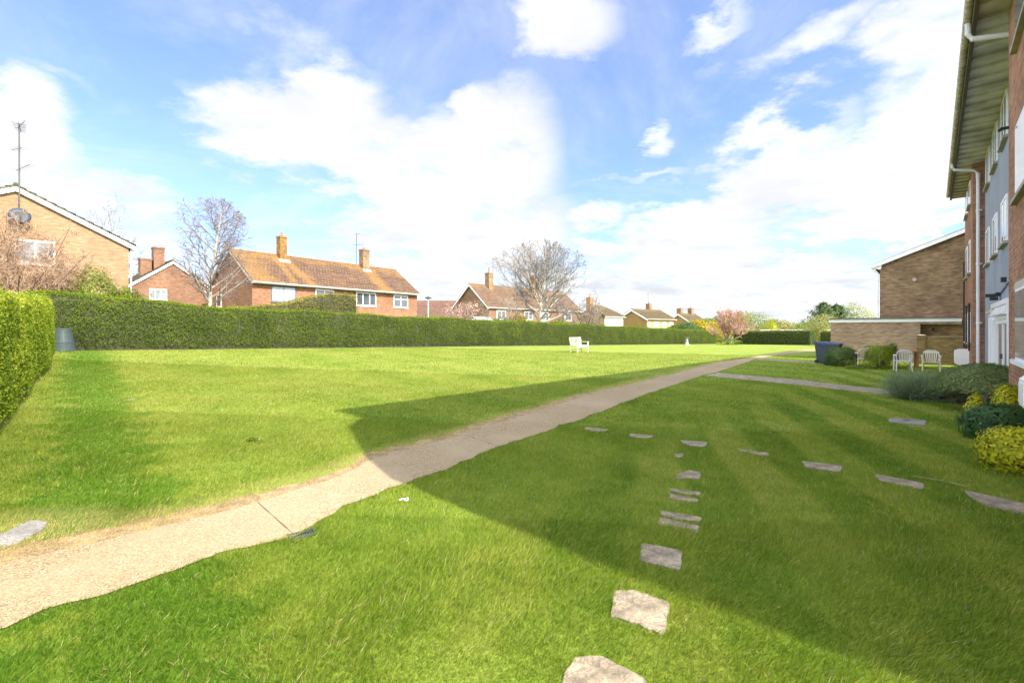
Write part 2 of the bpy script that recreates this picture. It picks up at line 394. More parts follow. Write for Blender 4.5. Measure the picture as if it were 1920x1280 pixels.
DRYM = mat('dry_soil_and_straw', (.36, .26, .14), .95, .8, 40, .35, 6, fine=50)
REDB = brick('red_brick', (.44, .21, .12), (.34, .155, .09), (.36, .30, .24))
BROWNB = brick('brown_stock_brick', (.34, .23, .135), (.25, .165, .10), (.2, .165, .13), .3, dark=(.10, .06, .035))
GARB = brick('pale_brown_brick', (.44, .31, .22), (.35, .24, .17), (.34, .29, .24), .2)
YELB = brick('mossy_yellow_brick', (.34, .25, .11), (.26, .18, .08), (.13, .1, .05), .3)
TANB = brick('tan_brick', (.37, .245, .145), (.30, .19, .11), (.35, .27, .19), .12, dark=(.38, .24, .15))
ORB = brick('orange_red_brick', (.36, .17, .10), (.28, .13, .08), (.34, .26, .19), .2)
DKB = brick('dull_red_brick', (.30, .16, .10), (.23, .12, .08), (.24, .18, .14), .25)
GOLDB = brick('golden_brick', (.36, .225, .085), (.30, .19, .07), (.3, .22, .11), .1)
PALEY = brick('pale_yellow_brick', (.50, .35, .17), (.43, .30, .14), (.42, .34, .2), .1)
LICHB = brick('lichened_brick', (.33, .19, .07), (.26, .14, .05), (.2, .14, .06), .3, lich=(.52, .30, .035))
RT = tiles('lichened_brown_tiles', (.17, .105, .08), (.27, .17, .06), .5)
RTG = tiles('grey_brown_tiles', (.10, .09, .075), (.16, .14, .07), .5)
RTO = tiles('olive_brown_tiles', (.125, .095, .055), (.2, .15, .06), .5)
WHITE = mat('white_paint', (.78, .78, .78), .4, var=.05, spec=.5)
UPVC = mat('white_plastic_frame', (.8, .8, .82), .3, var=.03, spec=.5)
CREAM = mat('aged_cream_plastic', (.60, .50, .45), .6, .3, 8, .22, 2.5, fine=9)
SOFF = mat('pinkish_stained_soffit', (.54, .49, .51), .85, .2, 10, .3, 1.2)  # stained boards, base made pinkish to offset green light bounced off the lawn
RENDER = mat('lilac_grey_render', (.29, .305, .375), .9, .25, 40, .08, .8)
SILL = mat('weathered_sill', (.34, .31, .26), .85, .2, 20, .2)
GLS = glass('window_glass'); GLSW = mat('curtained_glass', (.34, .37, .40), .08, var=.1, vscale=2, spec=.8)
GLSB = glass('sky_glass', (.22, .25, .28))
BROWND = mat('brown_door_panel', (.18, .14, .12), .35, var=.1)
BLACK = mat('black_plastic', (.02, .02, .022), .5, var=.2)
DGREY = mat('dark_grey_metal', (.07, .07, .08), .5, var=.2)
FELT = mat('grey_roofing_felt', (.13, .13, .12), .9, .4, 30)
BARK = mat('pale_grey_bark', (.40, .36, .28), .9, .5, 14, .35, 3)
BIRCH = mat('birch_bark', (.42, .38, .33), .85, .4, 12, .4, 5)
TWIG = mat('brown_twigs', (.17, .12, .095), .9, var=.3)
TWIGP = mat('purple_grey_twigs', (.23, .18, .165), .9, var=.2)
PINKTW = mat('pinkish_dry_twigs', (.40, .27, .19), .9, var=.25)
WOODW = mat('weathered_white_wood', (.66, .63, .52), .7, .2, 20, .12)
PLW = mat('white_garden_plastic', (.62, .61, .6), .45, var=.06)
PLC = mat('cream_garden_plastic', (.56, .48, .38), .5, var=.08)
BINM = mat('grey_blue_bin_plastic', (.045, .055, .08), .45, var=.08)
LIDM = mat('blue_bin_lid', (.05, .075, .19), .4, var=.08)
COMP = mat('green_grey_compost_plastic', (.045, .065, .068), .45, .1, 6, .12)
WOOD = mat('orange_brown_wood', (.30, .14, .06), .7, .2, 12, .2)
STONE = mat('pale_sundial_stone', (.45, .42, .36), .9, .5, 25, .25)
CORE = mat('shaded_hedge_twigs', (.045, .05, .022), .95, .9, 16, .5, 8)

# ------------------------------------------------------------ ground
def axis(spec):
    out = []
    for a, b, st in spec: out += list(np.arange(a, b, st))
    return np.array(out+[spec[-1][1]], float)
sa = axis([(-60, -10, 10), (-10, 100, 1.), (100, 200, 10), (200, 3000, 200)])
la = axis([(-2500, -100, 200), (-100, -6, 10), (-6, 26, 1.), (26, 60, 4), (60, 160, 20), (160, 2560, 200)])
la = np.unique(np.concatenate([la, [2., 24.5]])); sa = np.unique(np.concatenate([sa, [74.05]]))
SS, LL = np.meshgrid(sa, la, indexing='ij'); ZZ = gh_sl(SS, LL)
V = np.stack([-LL*CT+SS*ST, LL*ST+SS*CT, ZZ], -1).reshape(-1, 3); nl_ = len(la)
Fc = [(i*nl_+j, i*nl_+j+1, (i+1)*nl_+j+1, (i+1)*nl_+j) for i in range(len(sa)-1) for j in range(nl_-1)]
me = bpy.data.meshes.new('ground'); me.from_pydata(V.tolist(), [], Fc); me.materials.append(gm); me.flip_normals() if False else None
ground = bpy.data.objects.new('ground', me); COL.objects.link(ground); tag(ground, kind='structure')
me.update()
if me.polygons[0].normal.z < 0: me.flip_normals()

def resample(pts, n_):
    P = np.array([tuple(p)[:2] for p in pts]); d = np.r_[0, np.cumsum(np.linalg.norm(np.diff(P, axis=0), axis=1))]
    tt = np.linspace(0, d[-1], n_); return np.stack([np.interp(tt, d, P[:, 0]), np.interp(tt, d, P[:, 1])], 1)
def strip(name, A, B, m, dz, kind='structure', n_=700, jag=(0, 0), seed=1):
    rs = np.random.RandomState(seed)
    A = resample(A, n_); B = resample(B, n_)
    nrm = (A-B); nrm /= np.linalg.norm(nrm, axis=1)[:, None]
    jg = lambda: np.convolve(rs.randn(n_+20), np.ones(9)/3, 'same')[10:-10]*.7+np.convolve(rs.randn(n_+4), np.ones(2)/2, 'same')[2:-2]*.5
    ja, jb = jg(), jg()
    A = A+nrm*(ja*jag[0])[:, None]; B = B+nrm*(jb*jag[1])[:, None]
    mb = MB(); K = 5
    for k in range(n_):
        for j in range(K):
            q = A[k]+(B[k]-A[k])*j/(K-1); mb.v.append((q[0], q[1], gh(*q)+dz))
    for k in range(n_-1):
        for j in range(K-1):
            mb.f.append([k*K+j, k*K+j+1, (k+1)*K+j+1, (k+1)*K+j]); mb.mi.append(0)
    o = mb.build(name, m); tag(o, kind=kind)
    if o.data.polygons[0].normal.z < 0: o.data.flip_normals()
    return o, A, B
up_px = [(-260,1122),(0,1060),(150,1027),(300,987),(483,943),(640,893),(699,862),(870,815),(1100,742),(1250,705),(1345,680),(1420,668),(1469,659),(1520,655.5),(1556,653.5),(1640,651)]
lo_px = [(-260,1262),(0,1183),(167,1127),(300,1083),(433,1033),(547,1006),(580,990),(640,953),(755,911),(932,840),(1100,782),(1214,738),(1320,703),(1345,698),(1415,674),(1454,666),(1530,657.5),(1640,654)]
UP = [G(*p) for p in up_px]; LO = [G(*p) for p in lo_px]
path, PA, PB = strip('path', UP, LO, PATH, .010, jag=(.02, .03))
# strip of dry soil and straw between path and the left lawn
PU = resample(UP, 160); PL_ = resample(LO, 160); nr = (PU-PL_); nr /= np.linalg.norm(nr, axis=1)[:, None]
dist = np.linalg.norm(PU, axis=1)
wid = np.where(PU[:, 1] < 9, .26, .2)
o, _, DRYA = strip('verge', PU-nr*.03, PU+nr*wid[:, None], DRYM, .005, jag=(0, .075), seed=5)
# narrow concrete paths across the right lawn
np_u = [G(1345,699), G(1500,712), G(1690,732)]; np_l = [G(1322,704), G(1500,722), G(1690,742)]
cp, CA, CB = strip('garden_path', np_u, np_l, SLAB, .006, n_=30, jag=(.01, .01), seed=9)
c2, DA, DB = strip('kerb_path', [G(1425,671.5), G(1530,678.5)], [G(1412,673.5), G(1530,681.5)], SLAB, .006, n_=20, seed=10)
SOIL = mat('dark_bed_soil', (.06, .042, .028), .98, .9, 18, .4, 5, fine=30)
def Wp(s_, l_): return W(s_, l_)
strip('soil_strip', [Wp(1.5, 24.25), Wp(40, 24.2), Wp(74, 24.1)], [Wp(1.5, 24.75), Wp(40, 24.75), Wp(74, 24.7)], SOIL, .006, n_=300, jag=(.05, 0), seed=21)
strip('soil_bed', [Wp(8, -.7), Wp(12, -.62), Wp(16, -.5), Wp(18, -.9)], [Wp(8, -1.06), Wp(12, -1.06), Wp(16, -1.06), Wp(18, -1.06)], SOIL, .004, n_=120, jag=(.05, 0), seed=22)
# joints across the path
def joint(p, q):
    a, b = G(*p), G(*q); d = (b-a); d.z = 0; d.normalize(); nn = Vector((-d.y, d.x, 0))*.005
    mb = MB(); pts = [a.lerp(b, k/6) for k in range(7)]
    for k in range(6):
        A_, B_ = pts[k], pts[k+1]; j0 = nn*(1+.5*math.sin(k*2.1)); z = Vector((0, 0, .0125))
        mb.face([A_-j0+z, B_-j0+z, B_+j0+z, A_+j0+z])
    o = mb.build('path_joint', mat('dark_joint', (.14, .1, .07), .95)); tag(o, kind='structure')
for p, q in (((483,943),(551,1004)), ((870,816),(936,838)), ((1058,757),(1120,772)), ((1190,724),(1226,732))): joint(p, q)

HOLES = []      # polygons (xy) where no blade grows
HOLES.append(np.vstack([PA, PB[::-1]])); HOLES.append(np.vstack([CA, CB[::-1]])); HOLES.append(np.vstack([DA, DB[::-1]]))
def slab(px, label, m=SLAB, name='stepping_stone', group='stepping stones set in the lawn', cat='stepping stone', th=.014, seed=0):
    rs = random.Random(seed+len(px)*7+int(px[0][0])); P = [G(*p) for p in px]
    c_ = sum(P, Vector())/len(P); out = []
    for k in range(len(P)):
        a, b = P[k], P[(k+1) % len(P)]
        for q in range(5):
            v = a.lerp(b, q/5); u = (v-c_); v = c_+u*(1+rs.uniform(-.08, .05))*(.96 if q == 0 else 1); out.append(v)
    mb = MB(); mb.hexa([(v.x-c_.x, v.y-c_.y, gh(v.x, v.y)-c_.z-.01) for v in out], [(v.x-c_.x, v.y-c_.y, gh(v.x, v.y)-c_.z+th) for v in out])
    if mb.f:  # orientation is fixed by recalculation
        o = mb.build(name, m, loc=c_); import bmesh
        bb = bmesh.new(); bb.from_mesh(o.data); bmesh.ops.recalc_face_normals(bb, faces=bb.faces); bb.to_mesh(o.data); bb.free()
    tag(o, label, cat, group); HOLES.append(np.array([(c_.x+(v.x-c_.x)*1.02, c_.y+(v.y-c_.y)*1.04) for v in out])); return o
def z6(*a): return [(1040+x/2.561, 780+y/2.561) for x, y in a]
def z7(*a): return [(1300+x/2.56, 780+y/2.56) for x, y in a]
slab(z6((145,55),(262,66),(235,78),(150,74)), 'small grey stone lying nearest the concrete path, at the left end of the cross row')
slab(z6((362,87),(485,97),(440,110),(360,104)), 'thin grey stone, second from the concrete path in the cross row')
slab(z6((598,118),(742,128),(715,152),(640,148)), 'cracked grey stone where the two rows of stepping stones meet')
slab(z7((205,158),(368,180),(360,200),(225,172)), 'grey stone in the cross row just right of where the two rows meet')
slab(z7((520,218),(714,242),(706,274),(538,250)), 'grey stone in the middle of the right half of the cross row')
slab(z7((875,282),(1112,327),(1107,360),(888,316)), 'grey stone in the cross row, last but one before the right photo edge')
slab(z7((1288,358),(1620,428),(1640,492),(1378,430)), 'large grey stone at the right edge of the photo beside a fallen stalk')
slab(z6((575,185),(618,182),(614,200),(580,204)), 'tiny sliver of stone almost swallowed by grass, below the meeting point of the rows')
slab(z6((582,285),(650,262),(705,275),(697,305),(585,306)), 'stone overgrown with grass on its left side, second below the meeting point')
slab(z6((548,350),(700,368),(702,386),(620,378),(560,366)), 'upper half of the smaller stone split by a tuft of grass')
slab(z6((548,374),(610,388),(690,404),(684,420),(548,400)), 'lower half of the smaller stone split by a tuft of grass')
slab(z6((508,458),(705,490),(703,512),(600,502),(512,482)), 'upper half of the larger split stone in the column leading to the foreground')
slab(z6((500,490),(610,516),(694,532),(686,574),(640,548),(496,526)), 'lower half of the larger split stone in the column leading to the foreground')
slab(z6((418,612),(620,652),(602,746),(400,702)), 'whole dark grey stone just inside the edge of the building shadow')
slab(z6((290,838),(420,850),(558,905),(525,1062),(400,1010),(268,970)), 'large sunlit pale stone in the foreground', seed=3)
slab(z6((90,1165),(230,1160),(430,1270),(500,1360),(0,1360)), 'sunlit pale stone cut off by the bottom edge of the photo', seed=4)
slab([(10,1000),(55,978),(90,980),(80,995),(30,1022),(-20,1030),(-60,1020)], 'flat grey stone left of the path in a patch of dry grass', SLABG, seed=5)
o = slab([(1669,784),(1738,789),(1735,799),(1663,792)], 'rectangular grey inspection cover in the lawn near the shrubs', SLABG, 'inspection_cover', None, 'manhole cover')
# small lifting slot in the cover
c_ = G(1700, 789); mb = MB(); mb.box((-.05, -.02, .014), (.05, .02, .020)); s_ = mb.build('lifting_slot', BLACK, o); s_.location = c_-o.location
# drain grate
a_ = thing('drain_grate', 'small black metal drain grate at the grassy edge of the path', 'drain', G(566,1004), R(35)); a_.scale = (.75, .8, 1)
mb = MB(); mb.box((-.13,-.06,0),(.13,-.045,.02)); mb.box((-.13,.045,0),(.13,.06,.02)); mb.box((-.13,-.045,0),(-.115,.045,.02)); mb.box((.115,-.045,0),(.13,.045,.02)); mb.build('frame', DGREY, a_)
mb = MB()
for k in range(9): mb.box((-.1+k*.024,-.045,.002),(-.09+k*.024,.045,.016))
mb.build('bars', DGREY, a_)
HOLES.append(np.array([tuple(G(*p))[:2] for p in ((545,1010),(585,996),(590,1003),(552,1016))]))

def inpoly(P, poly):
    x, y = P[:, 0], P[:, 1]; r = np.zeros(len(P), bool); m = len(poly); lo = poly.min(0); hi_ = poly.max(0)
    idx = np.where((x > lo[0]) & (x < hi_[0]) & (y > lo[1]) & (y < hi_[1]))[0]
    if not len(idx): return r
    xx, yy = x[idx], y[idx]; rr = np.zeros(len(idx), bool); j = m-1
    for i in range(m):
        xi, yi = poly[i]; xj, yj = poly[j]
        cnd = ((yi > yy) != (yj > yy))
        with np.errstate(divide='ignore', invalid='ignore'):
            rr ^= cnd & (xx < (xj-xi)*(yy-yi)/(yj-yi+1e-12)+xi)
        j = i
    r[idx] = rr; return r
def snoise(P, sc, seed, oct_=3):
    rs = np.random.RandomState(seed); o_ = np.zeros(len(P)); amp = 1; tot = 0
    for q in range(oct_):
        a = np.zeros(len(P))
        for _ in range(5):
            d = rs.randn(P.shape[1]); d /= np.linalg.norm(d); a += np.sin((P@d)*sc*(.7+rs.rand()*.8)+rs.rand()*6.28)
        o_ += amp*a/5; tot += amp; amp *= .5; sc *= 2.1
    return o_/tot
# ------------------------------------------------------------ grass
def pathdist(P):
    best = np.full(len(P), 9.)
    for A, B in ((PU[:-1], PU[1:]),):
        for k in range(0, len(A)):
            if A[k][1] > 24: break
            ab = B[k]-A[k]; tq = np.clip(((P-A[k])@ab)/(ab@ab), 0, 1); d = np.linalg.norm(P-A[k]-tq[:, None]*ab, axis=1); best = np.minimum(best, d)
    return best
def blades(d0, d1, dens, length, width, rs, wide=1.22):
    area = wide*(d1**2-d0**2); N_ = int(area*dens)
    d = np.sqrt(rs.uniform(d0*d0, d1*d1, N_)); x = d*rs.uniform(-wide, wide, N_); P = np.stack([x, d], 1)
    s_, l_ = x*ST+d*CT, d*ST-x*CT
    keep = (l_ > -.95+.15*snoise(P, 3, 8)) & (l_ < 24.4) & ~((s_ < -.3+.125*(l_-4.5)) & (l_ > 4)) & ~((s_ > 27) & (l_ < .8))
    for h in HOLES: keep &= ~inpoly(P, h)
    P = P[keep]; N_ = len(P); pd = pathdist(P) if d0 < 20 else np.full(N_, 9.)
    upper = inpoly(P, np.vstack([PU-nr*.05, (PU+nr*.85)[::-1]]))
    dry = np.where(upper, np.clip(1.25-pd/(.42+.16*snoise(P, 2.2, 4)), 0, 1), 0)
    px_c = G(40, 1000); dl = np.linalg.norm((P-np.array([px_c.x, px_c.y]))*np.array([.75, 1.1]), axis=1)
    dry = np.maximum(dry, np.clip(1.5-dl/.42, 0, 1)*.9)
    keep = rs.rand(N_) > dry*.35; P = P[keep]; dry = dry[keep]; N_ = len(P)
    s_, l_ = P[:, 0]*ST+P[:, 1]*CT, P[:, 1]*ST-P[:, 0]*CT
    z = gh_sl(s_, l_)
    clump = snoise(P, 3.2, 21, 4); lenf = length*(1+.75*clump)*rs.uniform(.55, 1.25, N_)*(1-.5*dry)
    ang = snoise(P, .9, 33, 3)*2.6+rs.randn(N_)*.9; lean = rs.uniform(.15, .95, N_)
    dx, dy = np.cos(ang), np.sin(ang); ba = rs.uniform(0, 6.28, N_)
    wd = width*rs.uniform(.7, 1.3, N_)
    bx, by = np.cos(ba)*wd/2, np.sin(ba)*wd/2
    base = np.stack([P[:, 0], P[:, 1], z-.002], 1)
    tip = base+np.stack([dx*lenf*lean, dy*lenf*lean, lenf/np.sqrt(1+lean**2)*1.0], 1)
    B0 = base+np.stack([bx, by, 0*bx], 1); B1 = base-np.stack([bx, by, 0*bx], 1)
    mid = base*.45+tip*.55; mid[:, 2] += lenf*.06
    M0 = mid+np.stack([bx, by, 0*bx], 1)*.75
    V = np.stack([B0, B1, tip, M0], 1).reshape(-1, 3)
    rnd = np.clip(.5+.35*rs.randn(N_)*.8+.15*clump, 0, 1)
    return V, rnd, np.clip(dry*(.6+.8*rs.rand(N_)), 0, 1)
rs = np.random.RandomState(4)
sets = [blades(1.7, 4.2, 14000, .05, .0030, rs), blades(4.2, 8, 6500, .044, .0045, rs), blades(8, 15, 2200, .038, .008, rs), blades(15, 30, 300, .034, .02, rs, 1.12)]
gr = fast('grass', np.vstack([q[0] for q in sets]), 4, GRASS, None, {'rnd': np.concatenate([q[1] for q in sets]), 'dry': np.concatenate([q[2] for q in sets])})
tag(gr, 'short mown green grass covering the lawns on both sides of the path', 'grass', kind='stuff')

# ------------------------------------------------------------ leaves
def leafy(name, P, N, size, m, parent, seed=0, asp=.5, tilt=.7, attr=None, up=0, droop=0):
    rs = np.random.RandomState(seed); n_ = len(P)
    Nn = N+rs.randn(n_, 3)*tilt; Nn[:, 2] += up; Nn /= np.linalg.norm(Nn, axis=1)[:, None]+1e-9
    T = rs.randn(n_, 3); T[:, 2] -= droop; T -= Nn*(T*Nn).sum(1)[:, None]; T /= np.linalg.norm(T, axis=1)[:, None]+1e-9
    B = np.cross(Nn, T); sz = size*rs.uniform(.6, 1.3, n_)[:, None]
    V = np.stack([P-T*sz*.5, P+B*sz*asp*.5+Nn*sz*.06, P+T*sz*.5, P-B*sz*asp*.5+Nn*sz*.06], 1).reshape(-1, 3)
    rnd = np.clip((rs.rand(n_) if attr is None else attr+rs.uniform(-.25, .25, n_)), 0, 1)
    return fast(name, V, 4, m, parent, {'rnd': rnd})
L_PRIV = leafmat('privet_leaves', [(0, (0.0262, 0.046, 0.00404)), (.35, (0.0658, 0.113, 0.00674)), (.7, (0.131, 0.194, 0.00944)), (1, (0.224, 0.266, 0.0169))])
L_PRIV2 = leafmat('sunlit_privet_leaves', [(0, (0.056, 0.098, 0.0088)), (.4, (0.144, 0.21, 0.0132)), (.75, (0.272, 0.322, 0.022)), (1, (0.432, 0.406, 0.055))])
L_DARK = leafmat('dark_evergreen_leaves', [(0, (0.0264, 0.06, 0.0088)), (.5, (0.066, 0.12, 0.0132)), (1, (0.154, 0.2, 0.022))])
L_VAR = leafmat('variegated_leaves', [(0, (0.0315, 0.0686, 0.0216)), (.6, (0.105, 0.176, 0.045)), (.85, (0.231, 0.255, 0.09)), (1, (0.714, 0.627, 0.288))])
L_LAUR = leafmat('laurel_leaves', [(0, (0.0462, 0.0675, 0.011)), (.5, (0.123, 0.176, 0.022)), (1, (0.308, 0.324, 0.066))])
L_LAV = leafmat('lavender_leaves', [(0, (0.0565, 0.1, 0.0565)), (.5, (0.151, 0.218, 0.132)), (1, (0.302, 0.364, 0.226))])
L_SAGE = leafmat('grey_green_leaves', [(0, (0.0624, 0.0975, 0.0292)), (.5, (0.156, 0.214, 0.078)), (1, (0.312, 0.351, 0.167))])
L_YEL = leafmat('golden_leaves', [(0, (0.138, 0.169, 0.008)), (.5, (0.425, 0.429, 0.015)), (1, (0.725, 0.65, 0.06))])
L_GDK = leafmat('glossy_dark_leaves', [(0, (0.018, 0.045, 0.0218)), (.6, (0.0562, 0.124, 0.0455)), (1, (0.135, 0.225, 0.0728))])
L_PINK = leafmat('pink_blossom', [(0, (0.297, 0.111, 0.085)), (.4, (0.51, 0.221, 0.204)), (1, (0.722, 0.51, 0.476))], .35)
L_MAG = leafmat('pale_pink_blossom', [(0, (0.297, 0.17, 0.136)), (.4, (0.561, 0.323, 0.315)), (1, (0.765, 0.629, 0.612))], .35)
L_BRN = leafmat('bronze_green_leaves', [(0, (0.0808, 0.0727, 0.0179)), (.5, (0.194, 0.162, 0.0357)), (1, (0.323, 0.275, 0.0714))])
L_FOR = leafmat('forsythia_flowers', [(0, (0.075, 0.096, 0.01)), (.5, (0.413, 0.288, 0.01)), (1, (0.6, 0.48, 0.02))])
L_SPR = leafmat('spring_green_leaves', [(0, (.05, .09, .015)), (.5, (.13, .2, .03)), (1, (.26, .32, .08))])
L_CON = leafmat('conifer_foliage', [(0, (0.0192, 0.048, 0.0195)), (.5, (0.056, 0.096, 0.039)), (1, (0.12, 0.16, 0.0585))])
L_OLI = leafmat('pale_olive_leaves', [(0, (.14, .14, .05)), (.5, (.26, .26, .10)), (1, (.4, .38, .19))])

def hedge(label, line, thick, height, m, dens, size, seed, side=1, hfun=None, brown=0, tuft=1, name='hedge', coredark=.1, group='clipped hedges around the lawn'):
    """line: list of xy points along the visible face; side=+1: the body lies to the left of the walking direction"""
    P = resample(line, 80); c_ = P.mean(0)
    root = thing(name, label, 'hedge', (c_[0], c_[1], gh(*c_)), 0, group); c3 = np.array([c_[0], c_[1], gh(*c_)])
    rs = np.random.RandomState(seed); seg = np.linalg.norm(np.diff(P, axis=0), axis=1); L = seg.sum(); cum = np.r_[0, np.cumsum(seg)]
    dr = np.gradient(P, axis=0); dr /= np.linalg.norm(dr, axis=1)[:, None]; nb = np.stack([-dr[:, 1], dr[:, 0]], 1)*side
    hf = hfun or (lambda q: np.ones_like(q)*height)
    def pos(q, b, z):
        x = np.interp(q, cum, P[:, 0])+np.interp(q, cum, nb[:, 0])*b; y = np.interp(q, cum, P[:, 1])+np.interp(q, cum, nb[:, 1])*b
        s_, l_ = x*ST+y*CT, y*ST-x*CT; return np.stack([x, y, gh_sl(s_, l_)+z], -1)
    def nrmv(q, b, z): return np.stack([np.interp(q, cum, nb[:, 0])*b, np.interp(q, cum, nb[:, 1])*b, z], -1)
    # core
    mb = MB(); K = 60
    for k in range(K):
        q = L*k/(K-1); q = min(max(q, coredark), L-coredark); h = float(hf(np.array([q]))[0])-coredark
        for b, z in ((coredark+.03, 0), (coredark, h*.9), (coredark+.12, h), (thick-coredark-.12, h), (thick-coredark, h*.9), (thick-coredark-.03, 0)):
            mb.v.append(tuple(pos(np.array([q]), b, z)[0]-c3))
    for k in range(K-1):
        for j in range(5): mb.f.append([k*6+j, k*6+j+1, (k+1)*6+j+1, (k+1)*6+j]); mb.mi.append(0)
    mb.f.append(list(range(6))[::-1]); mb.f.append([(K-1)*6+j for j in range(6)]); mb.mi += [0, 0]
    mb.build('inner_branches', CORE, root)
    Ps, Ns, At = [], [], []  # leaf tone rises towards the top: new growth, with light painted in
    def bulge(q, z): return snoise(np.stack([q, z], 1), 1.6, seed+3, 3)*.11
    def put(nn, face):
        q = rs.uniform(0, L, nn); h = hf(q)
        if face in ('front', 'back'):
            z = h*rs.uniform(.03, .98, nn)
            if tuft: keep = (z > .16) | (snoise(np.stack([q, z], 1), 3., seed+9) > .15); q, z, h = q[keep], z[keep], h[keep]
            keep = snoise(np.stack([q, z], 1), 5.5, seed+31, 3) < .42; q, z, h = q[keep], z[keep], h[keep]
            b = bulge(q, z)+rs.uniform(-.02, .10, len(q)); b += np.clip((z/h-.82)/.18, 0, 1)**2*.14
            bb = b if face == 'front' else thick-b
            Ps.append(pos(q, bb, z)); Ns.append(nrmv(q, -1. if face == 'front' else 1., np.zeros(len(q))))
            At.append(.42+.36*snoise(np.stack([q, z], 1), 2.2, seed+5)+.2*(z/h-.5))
        elif face == 'top':
            b = rs.uniform(.05, thick-.05, nn); z = h+snoise(np.stack([q, b], 1), 1.1, seed+4, 3)*.09-rs.uniform(0, .08, nn)+(rs.rand(nn) < .06)*rs.uniform(0, .14, nn)
            e = np.minimum(b, thick-b); z -= np.clip(1-e/.22, 0, 1)**2*.14
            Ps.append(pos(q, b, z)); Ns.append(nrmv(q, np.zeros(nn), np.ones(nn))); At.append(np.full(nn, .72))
        else:
            q = np.full(nn, 0. if face == 'start' else L)+rs.uniform(-.05, .08, nn)*(1 if face == 'start' else -1)
            b = rs.uniform(.05, thick-.05, nn); z = hf(q)*rs.uniform(.03, .98, nn); Ps.append(pos(q, b, z))
            dd = dr[0] if face == 'start' else dr[-1]; sg = -1 if face == 'start' else 1
            Ns.append(np.tile(np.array([dd[0]*sg, dd[1]*sg, 0.]), (nn, 1))); At.append(np.full(nn, .5))
    hm = float(hf(np.array([L/2]))[0])
    put(int(L*hm*dens), 'front'); put(int(L*hm*dens*.3), 'back'); put(int(L*thick*dens*1.1), 'top')
    put(int(thick*hm*dens), 'start'); put(int(thick*hm*dens), 'end')
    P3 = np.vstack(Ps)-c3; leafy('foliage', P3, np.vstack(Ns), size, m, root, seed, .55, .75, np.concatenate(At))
    return root
def WL(s, lat): v = W(s, lat); return (v.x, v.y)
hedge('long straight privet hedge running from the compost bin to the pink cherry', [WL(1.4, 24.5), WL(10, 24.5), WL(26, 24.5), WL(74, 24.3)], 1.3, 2.0, L_PRIV, 900, .058, 11, 1,
      hfun=lambda q: 1.93+.22*np.exp(-((q-1)/4.)**2)+.04*np.sin(q*.7)+.03*np.sin(q*1.9))
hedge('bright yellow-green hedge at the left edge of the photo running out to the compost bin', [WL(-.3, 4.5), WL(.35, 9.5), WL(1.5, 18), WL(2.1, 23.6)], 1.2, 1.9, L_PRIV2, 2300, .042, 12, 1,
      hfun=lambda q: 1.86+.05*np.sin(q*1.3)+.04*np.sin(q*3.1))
# second tall hedge behind, with a sloping top
a_, b_ = at(425, 25.5), at(672, 31.5)
hedge('brownish hedge with a sloping top behind the long hedge, in front of the tiled house', [(a_.x, a_.y), (b_.x, b_.y)], 2.2, 3., L_BRN, 260, .085, 13, 1,
      hfun=lambda q: np.interp(q, [0, 3.3, 4.8, 6.2, 8.3], [2.1, 2.5, 3.0, 3.35, 3.3]), tuft=0)
a_, b_ = at(1374, 64), at(1519, 55)
hedge('dark hedge face closing the far end of the lawn right of the pink cherry', [(a_.x, a_.y), (b_.x, b_.y)], 1.6, 1.75, L_DARK, 120, .13, 14, 1, tuft=0)
a_, b_ = at(1536, 50), at(1562, 48)
hedge('short dark hedge piece between the far hedge and the garage', [(a_.x, a_.y), (b_.x, b_.y)], 1.6, 1.6, L_PRIV, 140, .13, 15, 1, tuft=0)

def bush(name, label, base, rx, ry, h, m, nleaf, size, seed, z0=.0, asp=.5, tilt=.8, up=0, sq=2.0, cat='shrub', group=None, stems=TWIG, lump=.2, droop=0, inner=.55, trunk=True):
    rs = np.random.RandomState(seed); root = thing(name, label, cat, base, 0, group)
    d = rs.randn(nleaf, 3); d[:, 2] = np.where(rs.rand(nleaf) < .42, np.abs(d[:, 2]), d[:, 2]); d /= np.linalg.norm(d, axis=1)[:, None]
    # superellipsoid radius
    rr = 1/((np.abs(d)**sq).sum(1))**(1/sq)
    rr *= 1+lump*snoise(d, 4.5, seed+1, 3); rr *= rs.uniform(inner, 1, nleaf)**.5*np.where(rs.rand(nleaf) < .08, rs.uniform(1.03, 1.2, nleaf), 1)
    cz = z0+(h-z0)*.42; P = d*rr[:, None]*np.array([rx, ry, 1]); P[:, 2] = np.where(P[:, 2] > 0, cz+P[:, 2]*(h-cz), cz+P[:, 2]*(cz-z0)*1.35); P[:, :2] *= np.where(d[:, 2] < -.3, 1+.5*(-d[:, 2]-.3), 1)[:, None]
    P[:, 2] = np.clip(P[:, 2], z0+.01, None)
    leafy('foliage', P, d, size, m, root, seed, asp, tilt, .5+.3*snoise(d, 5, seed+7), up, droop)
    if trunk:
        mb = MB()
        for k in range(14):
            a = rs.uniform(0, 6.28); e = Vector((rx*.75*math.cos(a)*rs.rand(), ry*.75*math.sin(a)*rs.rand(), cz+(h-cz)*rs.uniform(.2, .75)))
            q = Vector((e.x*.25, e.y*.25, 0)); mb.tube([q, q.lerp(e, .5)+Vector(rs.randn(3)*.03), e], [.018*h+.004, .012*h+.002, .003], 5)
        mb.build('stems', stems, root, uv=False)
    return root

